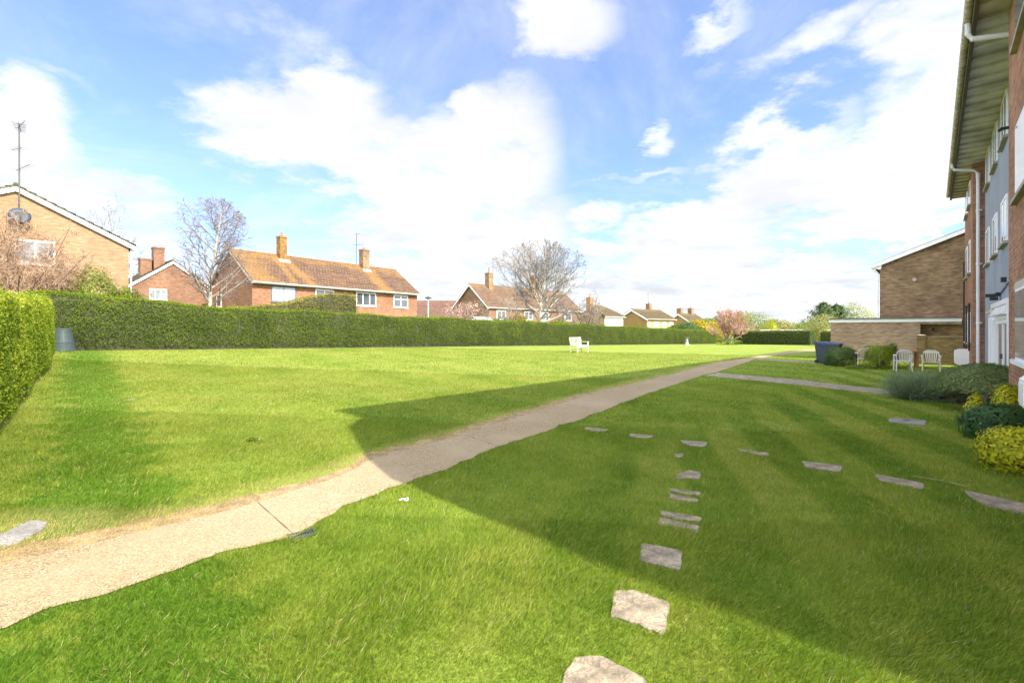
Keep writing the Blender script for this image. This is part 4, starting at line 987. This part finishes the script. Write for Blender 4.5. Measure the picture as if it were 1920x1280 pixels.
for u, w_ in ((.6, .7), (2.6, 1.5), (5.8, 1.3), (8.5, 1.)): window(H7, T3, u, u+w_, 2.6, 4.2, 2 if w_ > 1 else 1, 1, .16, UPVC, GLSB)
chimney(H7, 6.6, 4., 6, 8.3, 1., 1., BROWNB, 1, .4)
aerial('small aerial on the chimney of the yellow brick house', H7.matrix_basis @ Vector((6.6, 4.2, 7.2)), 3.6, [(3.5, .3, 1.6, 4)])
c8 = at(1293, 122); c8.z = -1.0; H8 = thing('house', 'farthest yellow brick house with two chimneys, half hidden by dark bushes', 'house', c8, math.pi/2-R(50))
gables(H8, 8, 6, 4.9, 1.9, GOLDB); roofmesh(H8, 8, 6, 4.9, 1.9, .5, .4, RTO); barge(H8, 8, 6, 4.9, 1.9, .5, .4, WHITE, .35); chimney(H8, 1.5, 3.6, 6, 8.3, 1.2, 1.2, BROWNB, 1, .3); chimney(H8, 5.8, 3., 6, 8.4, 1.1, 1.1, BROWNB, 1, .5)
window(H8, T3, 3, 5, 2.6, 4.2, 2, 1, .16, UPVC, GLSB)
c_ = at(1250, 80); sh = thing('garage', 'low grey flat roof with white edge behind the hedge below the yellow house', 'garage', c_, R(8))
mb = MB(); mb.box((-3.5, 0, 0), (3., 4, 2.0)); mb.build('wall', GOLDB, sh); mb = MB(); mb.box((-3.7, -.2, 2.0), (3.2, 4.2, 2.2)); mb.build('roof', mat('far_flat_roof', (.4, .4, .4), .8), sh)
c_ = at(1470, 72); sh = thing('fence', 'pale horizontal fence top showing over the far dark hedge', 'fence', c_, R(-5))
mb = MB()
for k in range(3): mb.box((-3.5, 0, 1.3+k*.25), (7.5, .04, 1.5+k*.25))
mb.build('boards', CREAM, sh); mb = MB()
for k in range(5): mb.box((-3.4+k*2.7, .04, 0), (-3.3+k*2.7, .14, 2.05))
mb.build('post', CREAM, sh)
# street lamp
c_ = at(803, 62); lp = thing('street_lamp', 'slim white street lamp with flat grey head between the tiled house and the magnolia', 'street lamp', c_)
mb = MB(); mb.tube([(0,0,0), (0,0,1.2), (0,0,5.4)], [.09, .07, .05], 10); mb.build('pole', WHITE, lp); mb = MB(); mb.lathe([(.05, 5.4), (.42, 5.5), (.42, 5.6), (.1, 5.75), (.02, 5.76)], sides=14); mb.build('lamp_head', DGREY, lp)

# ------------------------------------------------------------ three-storey brick block on the right (local x = s, y = lateral)
ROT = math.pi/2-TH
BB = thing('apartment_block', 'three-storey red brick block with a lilac-grey rendered bay, along the right edge of the photo', 'building', (0, 0, 0), ROT)
YF, YP, YB = -1.07, -1.38, -11.; S0, S1, S2, S3 = 4.6, 13.0, 24.0, 29.7; ZE = 7.72
mb = MB(); mb.box((S0, YB, -.1), (S1, YF, ZE)); mb.box((S2, YB, -.1), (S3, YF, ZE)); mb.build('wall', REDB, BB)
mb = MB(); mb.box((S1+.002, YB+.01, -.1), (S2-.002, YP, ZE)); mb.build('rendered_bay', RENDER, BB)
# unseen end of the block, its profile shaped to throw the near shadow edge
mb = MB(); mb.prism([(3.04, -.1), (S0-.002, -.1), (S0-.002, 7.7), (3.95, 7.2), (3.28, 5.75), (3.04, 4.95)], 'y', YB, YF-.02); fixn(mb.build('shadow_casting_end', REDB, BB))
# roof
mb = MB(); mb.prism([(-.60, 7.86), (-.60, 7.74), (YP-.02, 7.74), (YP-.02, 7.78), (-6, 9.1), (YB, 7.9), (YB-.4, 7.75), (YB-.4, 7.9), (-6, 9.28)], 'x', S0-.15, S3+.12)
fixn(mb.build('roof', RTG, BB))
mb = MB()
k = S0-.1
while k < S3+.1:      # lapped soffit boards
    e = min(k+.6, S3+.12); mb.hexa([(k, -.64, 7.655), (e, -.64, 7.72), (e, YP+.0, 7.72), (k, YP+.0, 7.655)], [(k, -.64, 7.735), (e, -.64, 7.735), (e, YP, 7.735), (k, YP, 7.735)]); k += .6
fixn(mb.build('soffit', SOFF, BB))
gx = -.60
mb = MB(); mb.box((S0-.15, gx-.035, 7.62), (S3+.12, gx+.03, 7.86)); mb.build('fascia', mat('dark_brown_fascia', (.10, .085, .06), .8), BB)  # plain dark brown board behind the gutter
mb = MB(); r_ = .075; pr = [(gx+.085+r_*math.cos(R(a)), 7.83+r_*math.sin(R(a))) for a in range(180, 361, 20)]+[(gx+.085+(r_-.008)*math.cos(R(a)), 7.83+(r_-.008)*math.sin(R(a))) for a in range(360, 179, -20)]
mb.prism(pr, 'x', S0-.2, S3+.15)
for q in np.arange(S0, S3, .95): mb.prism([(gx+.085+(r_+.007)*math.cos(R(a)), 7.83+(r_+.007)*math.sin(R(a))) for a in range(180, 361, 20)]+[(gx+.085+(r_)*math.cos(R(a)), 7.83+(r_)*math.sin(R(a))) for a in range(360, 179, -20)], 'x', q, q+.05)
fixn(mb.build('gutter', CREAM, BB))
# downpipes with swan necks
PIPE = mat('pipe_white', (.62, .63, .66), .45, .1, 5, .08, 1.5)
def downpipe(s_, y_, zt=7.15):
    mb = MB(); mb.tube([(s_, gx+.085, 7.76), (s_, gx+.085, zt+.3), (s_, gx+.02, zt+.18), (s_, y_+.12, zt+.06), (s_, y_, zt-.08), (s_, y_, .05)], .05, 12)
    mb.tube([(s_, y_, zt-.1), (s_, y_, zt-.22)], .06, 12)
    for z in (1.9, 4.0, 5.9): mb.tube([(s_, y_, z), (s_, y_, z+.1)], .058, 12); mb.box((s_-.09, y_-.1, z+.03), (s_+.09, y_-.02, z+.06))
    return mb.build('downpipe', PIPE, BB, smooth=False)
downpipe(23.85, -1.2, 7.35); downpipe(13.12, -1.25, 7.25)
TF = lambda y: Matrix.Translation((0, y, 0)) @ Matrix.Rotation(math.pi, 4, 'Z')   # outward +y, u = -s
def bwin(y, s0, s1, z0, z1, **kw): return window(BB, TF(y), -s1, -s0, z0, z1, **kw)
for z0 in (3.9, 6.5):
    for s1 in (23.2, 20.7, 18.2, 15.7):
        bwin(YP, s1-1.3, s1, z0, z0+1.15, cols=2, sillm=SILL, fr=.07, proud=.035, inset=-.015, pane=GLSB)
for z0, z1 in ((1.2, 2.38), (3.9, 5.15), (6.5, 7.4)):
    for s0, s1 in ((10.2, 11.85), (5.8, 7.4)): bwin(YF, s0, s1, z0, z1, cols=2, sillm=WHITE if z0 < 2 else SILL, fr=.07, proud=.02, pane=GLSB, transom=z1-.35)
    for s0, s1 in ((25.3, 26.4), (27.3, 28.7)): bwin(YF, s0, s1, z0, z1, cols=2 if s1-s0 > 1.2 else 1, sillm=SILL, fr=.08, proud=.03)
mb = MB(); mb.box((10.1, YF, 2.38), (11.95, YF+.02, 2.5)); mb.build('lintel', mat('lintel_stone', (.5, .46, .4), .9, .3), BB)
# entrance
ent = bwin(YP, 19.7, 21.6, .3, 2.2, cols=2, sill=True, fr=.08, proud=.06, inset=-.02, pane=GLSW)
mb = MB(); e0, e1 = 15.4, 19.5
mb.box((e0, YP, 0), (e0+.12, YP+.14, 2.42)); mb.box((e1-.12, YP, 0), (e1, YP+.14, 2.42)); mb.box((e0+.12, YP, 2.3), (e1-.12, YP+.14, 2.42)); mb.box((e0+.12, YP, 1.96), (e1-.12, YP+.10, 2.04)); mb.box(((e0+e1)/2+.95, YP, 0), ((e0+e1)/2+1.05, YP+.12, 1.96))
fr_ = mb.build('door_frame', UPVC, BB)
for k in range(2):
    a0 = e0+.14+k*1.55; mb = MB(); mb.box((a0, YP+.02, .02), (a0+.1, YP+.09, 1.95)); mb.box((a0+1.4, YP+.02, .02), (a0+1.5, YP+.09, 1.95)); mb.box((a0+.1, YP+.02, .02), (a0+1.4, YP+.09, .12)); mb.box((a0+.1, YP+.02, 1.85), (a0+1.4, YP+.09, 1.95)); dd = mb.build('door', UPVC, BB)
    mb = MB(); mb.box((a0+.08, YP+.04, .1), (a0+1.42, YP+.06, 1.87)); mb.build('door_panel', BROWND, dd)
    mb = MB(); mb.box((a0+(1.42 if k == 0 else .03), YP+.09, .98), (a0+(1.46 if k == 0 else .07), YP+.13, 1.1)); mb.build('door_handle', DGREY, dd)
for k in range(3):
    mb = MB(); a0 = e0+.2+k*1.05; mb.hexa([(a0, YP+.1, 2.05), (a0+.9, YP+.1, 2.05), (a0+.9, YP+.22, 2.07), (a0, YP+.22, 2.07)], [(a0, YP+.1, 2.29), (a0+.9, YP+.1, 2.29), (a0+.9, YP+.12, 2.29), (a0, YP+.12, 2.29)]); mb.build('fanlight', UPVC, BB)
mb = MB(); mb.box((22.0, YP, 2.2), (19.6, YP+.1, 2.3)); mb.build('canopy', CREAM, BB)
mb = MB(); mb.box((18.6, YP, 2.62), (18.75, YP+.1, 2.72)); mb.box((18.5, YP+.1, 2.60), (18.9, YP+.3, 2.68)); mb.box((18.45, YP+.06, 2.5), (18.62, YP+.22, 2.6)); mb.box((17.2, YP, 2.9), (17.35, YP+.1, 3.02)); mb.build('security_light', BLACK, BB)
mb = MB(); mb.tube([(13.05, YP+.02, 2.98), (14.5, YP+.015, 2.95), (16.5, YP+.015, 2.85), (18.6, YP+.02, 2.66)], .014, 5); mb.build('cable', BLACK, BB)
mb = MB(); mb.tube([(12.95, YF-.02, 5.5), (12.95, YF+.1, 5.5), (12.9, YF+.13, 5.46)], .03, 6); mb.build('camera_bracket', BLACK, BB)
# vertical black pipes by the far corner
mb = MB()
for s_, zt in ((28.95, 4.7), (27.0, 2.7), (24.9, 2.7)): mb.tube([(s_, YF+.06, zt), (s_, YF+.06, .9)], .03, 6)
mb.tube([(28.95, YF+.06, 2.7), (24.9, YF+.06, 2.62)], .025, 6); mb.build('waste_pipe', BLACK, BB)
def cabinet(label, s_, y_, wd, dp, z0, z1, m=WHITE):
    r = thing('meter_box', label, 'meter box', W(s_, y_, 0), ROT)
    mb = MB(); c = .1; mb.prism([(0, z0), (dp*.6, z0), (dp, z0+c), (dp, z1-c*.6), (dp*.7, z1), (0, z1)], 'x', 0, wd); fixn(mb.build('body', m, r))
    mb = MB(); mb.box((.05, dp, z0+c+.04), (wd-.05, dp+.012, z1-.1)); mb.build('door', m, r)
cabinet('white meter box on the brick wall at the right edge above the golden shrubs', 8.62, YF, .55, .22, .62, 1.12)
cabinet('white meter box at the far corner of the red brick block', 26.3, YF, .55, .42, .25, .92)

# ------------------------------------------------------------ garage, gable building, low wall
GB = thing('house', 'brown brick two-storey gable end beyond the red brick block at the right', 'house', (0, 0, 0), ROT)
ge, gr_, gy0, gy1 = 5.25, 2.35, 2.2, -9.3
mb = MB(); gm_ = (gy0+gy1)/2; mb.prism([(gy0, -.2), (gy0, ge), (gm_, ge+gr_), (gy1, ge), (gy1, -.2)], 'x', 33., 43.); fixn(mb.build('wall', BROWNB, GB))
mb = MB(); mb.prism([(gy0+.3, ge-.12), (gm_, ge+gr_), (gy1-.3, ge-.12), (gy1-.3, ge+.0), (gm_, ge+gr_+.14), (gy0+.3, ge+.03)], 'x', 32.85, 43.1); fixn(mb.build('roof', RTG, GB))
mb = MB(); mb.prism([(gy0+.32, ge-.2), (gm_, ge+gr_-.12), (gm_, ge+gr_+.08), (gy0+.32, ge)], 'x', 32.78, 32.84); mb.prism([(gy0+.32, ge-.2), (gy0+.32, ge), (gy0-.1, ge-.02), (gy0-.05, ge-.28)], 'x', 32.84, 33.)
fixn(mb.build('bargeboard', WHITE, GB))
mb = MB(); mb.tube([(32.88, gy0+.38, ge-.1), (32.9, gy0+.3, ge-.25), (32.93, gy0+.08, ge-.5), (32.93, gy0+.08, 2.4)], .04, 8); mb.build('downpipe', WHITE, GB)
mb = MB(); mb.T = Matrix.Translation((32.99, .75, 4.35)) @ Matrix.Rotation(R(90), 4, 'Y'); mb.lathe([(.09, 0), (.09, -.03), (.06, -.03), (.06, -.01)], sides=12); mb.build('vent', CREAM, GB)
GA = thing('garage', 'low brown brick garage with a flat roof in front of the gable end', 'garage', (0, 0, 0), ROT)
mb = MB(); mb.box((32.2, .5, -.2), (32.98, 4.35, 2.12)); mb.box((32.982, 2.25, -.2), (38., 4.35, 2.12)); mb.build('wall', GARB, GA)
mb = MB(); mb.box((32.15, -1.05, 2.1), (32.2, 4.42, 2.27)); mb.box((32.2, 4.38, 2.1), (38., 4.42, 2.27)); mb.build('fascia', WHITE, GA)
mb = MB(); mb.box((32.1, -1.05, 2.272), (32.97, 4.46, 2.33)); mb.box((32.972, 2.25, 2.272), (38.05, 4.46, 2.33)); mb.box((32.2, -1.05, 2.12), (32.97, .5, 2.27)); mb.build('roof', FELT, GA)
mb = MB(); mb.box((32.35, -1.05, 1.98), (32.45, .5, 2.12)); mb.build('beam', CREAM, GA)
mb = MB(); mb.tube([(32.9, -.0, 1.72), (32.8, -.0, 1.72)], .07, 10); mb.build('wall_lamp', BLACK, GA)
LW = thing('garden_wall', 'low mossy yellow brick wall with an end pier in front of the garage recess', 'wall', (0, 0, 0), ROT)
mb = MB(); mb.box((31., -1.06, -.1), (31.22, .28, 1.33)); mb.build('wall', YELB, LW); mb = MB(); mb.box((30.95, .282, -.1), (31.3, .62, 1.42)); mb.build('pier', YELB, LW)
mb = MB(); mb.box((30.97, -1.06, 1.332), (31.25, .28, 1.38)); mb.build('coping', SLAB, LW); mb = MB(); mb.hexa([(30.92, .25, 1.422), (31.33, .25, 1.422), (31.33, .65, 1.422), (30.92, .65, 1.422)], [(31.06, .38, 1.47), (31.19, .38, 1.47), (31.19, .52, 1.47), (31.06, .52, 1.47)]); mb.build('pier_cap', SLAB, LW)

# ------------------------------------------------------------ objects
# bench
bf = G(1083, 661); bench = thing('bench', 'weathered white wooden two-seat bench on the lawn facing the brick block', 'bench', bf, ROT)
# local x along front edge, y to the back
BW, BD = 1.22, .56
def mbx(*bs):
    mb = MB()
    for b in bs: mb.box(*b)
    return mb
for x, y in ((0, 0), (BW-.06, 0)): mbx(((x, y, -.02), (x+.06, y+.06, .62))).build('leg', WOODW, bench)
for x in (0, BW-.06):
    mb = MB(); mb.bar((x+.03, BD-.06, -.02), (x+.03, BD-.05, .42), .06, .06); mb.bar((x+.03, BD-.05, .40), (x+.03, BD+.05, .90), .06, .05); mb.build('leg', WOODW, bench)
for x in (0, BW-.06): mbx(((x-.01, -.03, .62), (x+.07, BD-.02, .65))).build('armrest', WOODW, bench)
mb = MB()
for k in range(5): mb.box((.06, .0+k*.1, .40), (BW-.06, .085+k*.1, .425))
mb.box((.06, .01, .32), (BW-.06, .04, .398)); mb.build('seat', WOODW, bench)
mb = MB(); mb.bar((.06, BD+.04, .86), (BW-.06, BD+.04, .86), .04, .09); mb.bar((.06, BD-.03, .48), (BW-.06, BD-.03, .48), .04, .05)
for k in range(8):
    x = .13+k*(BW-.26)/7; lean = .03*((k % 3)-1); mb.bar((x, BD-.03, .49), (x+lean, BD+.035, .83), .04, .02)
mb.build('backrest', WOODW, bench)
mbx(((.06, BD-.07, .14), (BW-.06, BD-.04, .18))).build('stretcher', WOODW, bench)
# sundial
c_ = G(1288, 648); sdl = thing('sundial', 'pale stone sundial pedestal standing on the lawn in front of the long hedge', 'sundial', c_)
mb = MB(); mb.box((-.3, -.3, 0), (.3, .3, .09)); mb.build('base', STONE, sdl); mb = MB(); mb.lathe([(.2, .09), (.2, .16), (.15, .2), (.12, .45), (.11, .7), (.14, .76), (.2, .8)], sides=16); mb.build('pedestal', STONE, sdl, smooth=True)
mb = MB(); mb.lathe([(.25, .8), (.26, .84), (.25, .87)], sides=20); mb.build('top_slab', mat('dark_slate', (.12, .12, .11), .8), sdl); mb = MB(); mb.hexa([(-.1, -.005, .872), (.1, -.005, .872), (.1, .005, .872)], [(-.1, -.005, .872), (.1, -.005, 1.0), (.1, .005, 1.0)]); mb.build('gnomon', DGREY, sdl)
# compost bin and its fallen flap
c_ = G(117, 657); cb = thing('compost_bin', 'grey-green plastic compost bin in the corner where two hedges meet', 'compost bin', c_, R(-25))
mb = MB(); mb.lathe([(.41, 0), (.40, .06), (.38, .07), (.355, .3), (.36, .32), (.345, .34), (.275, .68), (.285, .70), (.27, .73), (.22, .76)], sides=32); fixn(mb.build('body', COMP, cb, smooth=False))
mb = MB(); mb.lathe([(.245, .761), (.24, .80), (.19, .83), (.02, .84)], sides=28); mb.build('lid', COMP, cb)
mb = MB(); mb.box((-.17, -.44, .02), (-.13, -.34, .30)); mb.box((.13, -.44, .02), (.17, -.34, .30)); mb.box((-.17, -.44, .30), (.17, -.33, .34)); mb.build('hatch_frame', COMP, cb); mbx(((-.13, -.395, .02), (.13, -.37, .30))).build('hatch_opening', BLACK, cb)
c_ = G(131, 659.5); fl = MB(); fl.hexa([(-.2, -.06, 0), (.2, -.06, 0), (.2, -.03, 0), (-.2, -.03, 0)], [(-.2, .12, .28), (.2, .12, .28), (.2, .15, .28), (-.2, .15, .28)])
for k in range(5): fl.bar((-.16+k*.08, -.05, .02), (-.16+k*.08, .11, .26), .012, .03)
tag(fl.build('hatch_flap', mat('brown_grey_plastic', (.11, .095, .10), .6), loc=c_, rotz=R(-20)), 'dark loose hatch flap leaning on the front of the compost bin', 'flap')
# wheelie bins
def wheelie(label, px, py, rz):
    r = thing('wheelie_bin', label, 'wheelie bin', G(px, py), rz, 'wheelie bins beside the shrubs')
    mb = MB(); mb.hexa([(-.22, -.24, .05), (.22, -.24, .05), (.22, .2, .05), (-.22, .2, .05)], [(-.25, -.33, .98), (.25, -.33, .98), (.25, .3, .98), (-.25, .3, .98)]); mb.box((-.26, -.34, .93), (.26, .31, .99)); mb.build('body', BINM, r)
    mb = MB(); mb.hexa([(-.27, -.37, .992), (.27, -.37, .992), (.27, .32, .992), (-.27, .32, .992)], [(-.24, -.33, 1.05), (.24, -.33, 1.05), (.27, .3, 1.07), (-.27, .3, 1.07)]); mb.tube([(-.26, .36, 1.0), (.26, .36, 1.0)], .02, 8); mb.build('lid', LIDM, r)
    for x in (-.27, .2):
        mb = MB(); mb.T = Matrix.Translation((x, .2, .1)) @ Matrix.Rotation(R(90), 4, 'Y'); mb.lathe([(.1, 0), (.1, .06)], sides=16); mb.build('wheel', BLACK, r)
wheelie('taller-looking back one of the two blue-lidded wheelie bins', 1544, 681, R(34))
wheelie('front one of the two blue-lidded wheelie bins, half behind the variegated shrub', 1561, 684.5, R(40))
# plastic chairs
def chair(label, p, rz, m, folded=False):
    r = thing('garden_chair', label, 'chair', p, rz, 'plastic garden chairs by the garage')
    for sx in (-1, 1):
        mb = MB(); mb.tube([(sx*.27, -.25, 0), (sx*.26, -.2, .42), (sx*.27, -.22, .62)], [.022, .028, .025], 6); mb.build('leg', m, r)
        mb = MB(); mb.tube([(sx*.26, .28, 0), (sx*.23, .2, .42)], [.02, .026], 6); mb.build('leg', m, r)
        mb = MB(); mb.tube([(sx*.27, -.24, .63), (sx*.29, 0, .65), (sx*.24, .22, .64)], [.03, .032, .026], 6); mb.build('armrest', m, r)
    mb = MB(); mb.hexa([(-.24, -.25, .40), (.24, -.25, .40), (.21, .2, .38), (-.21, .2, .38)], [(-.24, -.25, .43), (.24, -.25, .43), (.21, .2, .41), (-.21, .2, .41)]); mb.build('seat', m, r)
    mb = MB(); mb.tube([(-.22, .2, .42), (-.26, .27, .62), (-.22, .33, .80), (-.12, .345, .86), (.12, .345, .86), (.22, .33, .80), (.26, .27, .62), (.22, .2, .42)], .024, 6)
    mb.hexa([(-.22, .315, .76), (.22, .315, .76), (.22, .335, .76), (-.22, .335, .76)], [(-.16, .335, .86), (.16, .335, .86), (.16, .355, .86), (-.16, .355, .86)])
    for k in range(7): x = -.17+k*.057; mb.bar((x*.8, .2, .42), (x, .33, .78), .026, .012)
    mb.build('backrest', m, r); return r
def yawto(a): return a
chair('cream plastic garden chair between the two clipped shrubs', G(1619, 689), R(155), PLC)
chair('white plastic garden chair seen from behind beside the brown wooden table', G(1693, 695), R(150), PLW)
chair('off-white plastic garden chair in front of the low yellow brick wall', G(1746, 698), R(-40), mat('offwhite_plastic', (.56, .54, .45), .5))
# table with planter
p = G(1698, 689); tb = thing('garden_table', 'orange-brown wooden table behind the white plastic chair', 'table', p, R(-30))
mb = MB(); mb.box((-.85, -.35, .72), (.42, .35, .76)); mb.build('tabletop', WOOD, tb)
for x, y in ((-.8, -.3), (.34, -.3), (-.8, .26), (.34, .26)): mbx(((x, y, -.02), (x+.07, y+.06, .72))).build('leg', WOOD, tb)
mb = MB(); mb.box((.34, -.24, .0), (.38, .26, .70)); mb.bar((-.7, -.25, .6), (.2, -.25, .05), .05, .03); mb.build('side_panel', WOOD, tb)
pt_ = p+Vector((-.42, .3, .76)); pl = thing('planter', 'black plastic trough with a small green plant on the wooden table', 'planter', pt_, R(-30))
mb = MB(); mb.hexa([(-.17, -.08, 0), (.17, -.08, 0), (.17, .08, 0), (-.17, .08, 0)], [(-.21, -.1, .2), (.21, -.1, .2), (.21, .1, .2), (-.21, .1, .2)]); mb.build('trough', BLACK, pl)
rs = np.random.RandomState(3); P = rs.randn(160, 3)*np.array([.09, .05, .05])+np.array([.05, 0, .26]); leafy('plant', P, rs.randn(160, 3), .06, L_SPR, pl, 3)

# shrubs by the garage
bush('shrub', 'rounded dark shrub with pale variegated edges beside the wheelie bins', G(1578, 686), .7, .55, .88, L_VAR, 6500, .075, 31, lump=.1, sq=2.6)
bush('clipped_shrub', 'box-clipped dense green shrub between two plastic chairs', G(1651, 690.5), .62, .55, .98, L_PRIV2, 9000, .055, 32, lump=.05, sq=5, inner=.7)
bush('low_plant', 'low mat of green leaves at the foot of the box-clipped shrub', G(1610, 692), .7, .2, .2, L_LAUR, 900, .05, 33, cat='plant', trunk=False)
# lavender: many upright needles fanning from the base
def lavender(label, B, rx, h, seed, nst=1100):
    rs = np.random.RandomState(seed); root = thing('lavender_bush', label, 'shrub', B); Vs = []; rn_ = []
    for k in range(nst):
        a = rs.rand()*6.28; t_ = abs(rs.randn())*.55; t_ = min(t_, 1.25); base = np.array([math.cos(a), math.sin(a), 0])*rx*.45*rs.rand()**.5
        d = np.array([math.cos(a)*math.sin(t_), math.sin(a)*math.sin(t_), math.cos(t_)]); L = h*rs.uniform(.65, 1.05)*(1.0-.1*t_)
        m_ = 26; q = np.sort(rs.rand(m_)**.7); P = base+d*(q*L)[:, None]; P[:, 2] += -.12*(q*t_)**2*L; P[:, 2] = np.maximum(P[:, 2], .01)
        nd = d+rs.randn(m_, 3)*.45; nd /= np.linalg.norm(nd, axis=1)[:, None]; sd_ = np.cross(nd, rs.randn(m_, 3)); sd_ /= np.linalg.norm(sd_, axis=1)[:, None]
        l_ = .045; Vs.append(np.stack([P-sd_*.0045, P+sd_*.0045, P+nd*l_], 1).reshape(-1, 3)); rn_.append(np.clip(q*.8+rs.rand(m_)*.4-.1, 0, 1))
    fast('foliage', np.vstack(Vs), 3, L_LAV, root, {'rnd': np.concatenate(rn_)})
    mb = MB()
    for k in range(40):
        a = rs.rand()*6.28; t_ = rs.rand()*1.1; mb.tube([(rx*.3*math.cos(a), rx*.3*math.sin(a), 0), (rx*.3*math.cos(a)+math.sin(t_)*math.cos(a)*h*.6, rx*.3*math.sin(a)+math.sin(t_)*math.sin(a)*h*.6, math.cos(t_)*h*.6)], [.006, .002], 4)
    mb.build('stems', TWIG, root, uv=False)
pb_ = G(1745, 752)
lavender('left half of the lavender, feathery grey-green bush nearest the cross path', pb_+Vector((-.2, .25, 0)), .75, .72, 61); lavender('right half of the lavender, merging into the dome-shaped shrub', pb_+Vector((.45, -.1, 0)), .6, .7, 62, 800)
# dome shrub on short twisted trunk
B = G(1846, 770); B = Vector((B.x, B.y, 0)); root = thing('dome_shrub', 'dome-clipped grey-green shrub on a short twisted trunk', 'shrub', B)
rs = np.random.RandomState(71); n_ = 17000; d = rs.randn(n_, 3); d[:, 2] = np.abs(d[:, 2])-.25*rs.rand(n_); d /= np.linalg.norm(d, axis=1)[:, None]
P = d*np.array([.98, .8, .5])*(1+.05*snoise(d, 5, 3))[:, None]*(rs.uniform(.62, 1, n_)**.5)[:, None]; P[:, 2] = np.maximum(P[:, 2]+.5, .42+.07*snoise(P, 5, 5)); P[:, 0] += 0.0
leafy('crown', P, d, .052, L_SAGE, root, 71, .45, .7, .5+.35*snoise(P, 6, 8))
br = []
for k in range(7):
    a = k*.9; t_ = R(25+8*k); br += grow(720+k, .85, .028, [(0,0,0,0,0,.02), (7, 25, 60, .5, .3, .02), (5, 25, 60, .5, .2, .02)], lambda p: (p.x/.85)**2+(p.y/.7)**2 < 1 and p.z < .8, start=(0, 0, .02), d0=(math.sin(t_)*math.cos(a), math.sin(t_)*math.sin(a), math.cos(t_)), wob=.15, segs=8)
emit('trunk', br, (0, 1, 2), TWIG, root)
bush('golden_shrub', 'tall thin golden-leaved shrub under the left side of the dome shrub', G(1830, 806), .17, .2, .60, L_YEL, 1100, .055, 34, lump=.3, sq=1.8)
bush('golden_shrub', 'green-gold shrub behind the dome shrub trunk beside the meter box', G(1893, 809), .27, .2, .82, L_YEL, 2000, .055, 35, lump=.25)
bush('dark_shrub', 'low glossy dark green shrub between the dome shrub and the golden shrub', G(1888, 828)+Vector((.12, .15, 0)), .6, .38, .54, L_GDK, 2600, .105, 36, lump=.15, sq=2.4, asp=.42)
bush('golden_shrub', 'nearest golden-variegated shrub cut off by the right edge of the photo', G(1916, 888)+Vector((.12, .1, 0)), .50, .36, .54, L_YEL, 3600, .058, 37, lump=.22, sq=2.3)
# small bits on the lawn
def bit(label, name, cat, p, mb, m): tag(mb.build(name, m, loc=p), label, cat)
mb = MB(); mb.tube([(.04*math.cos(R(a)), .03*math.sin(R(a)), .045+.01*math.sin(R(3*a))) for a in range(-150, 120, 20)], .0045, 5); mb.tube([(-.035, -.02, .045), (-.01, 0, .05), (.01, -.005, .045)], .004, 5)
bit('small curl of white plastic litter in the grass beside the path', 'litter', 'litter', G(757, 944), mb, WHITE)
mb = MB(); mb.tube([(-.1, -.02, .05), (0, 0, .055), (.1, .02, .05)], .005, 5); mb.tube([(-.02, 0, .055), (.03, .06, .06)], .004, 5)
bit('pale dead twig on the left lawn', 'twig', 'twig', G(243, 755), mb, PINKTW)
mb = MB(); mb.tube([(-.22, .22, .05), (-.1, .1, .055), (.1, -.1, .04)], .0025, 5)
bit('long dry stalk lying by the rightmost stepping stone', 'stalk', 'stalk', G(1780, 912), mb, PINKTW)
rs = np.random.RandomState(5); a = rs.rand(60)*6.28; P = np.stack([np.cos(a)*.07, np.sin(a)*.07, .045+rs.rand(60)*.02], 1)*rs.uniform(.3, 1.4, (60, 1)); P[:, 2] = .045
o = leafy('weed', P, np.tile([0, 0, 1.], (60, 1)), .07, L_SPR, None, 5, .35, .4); o.location = G(478, 828); tag(o, 'flat rosette weed in the middle of the left lawn', 'weed')
print('objects', len(S.objects))
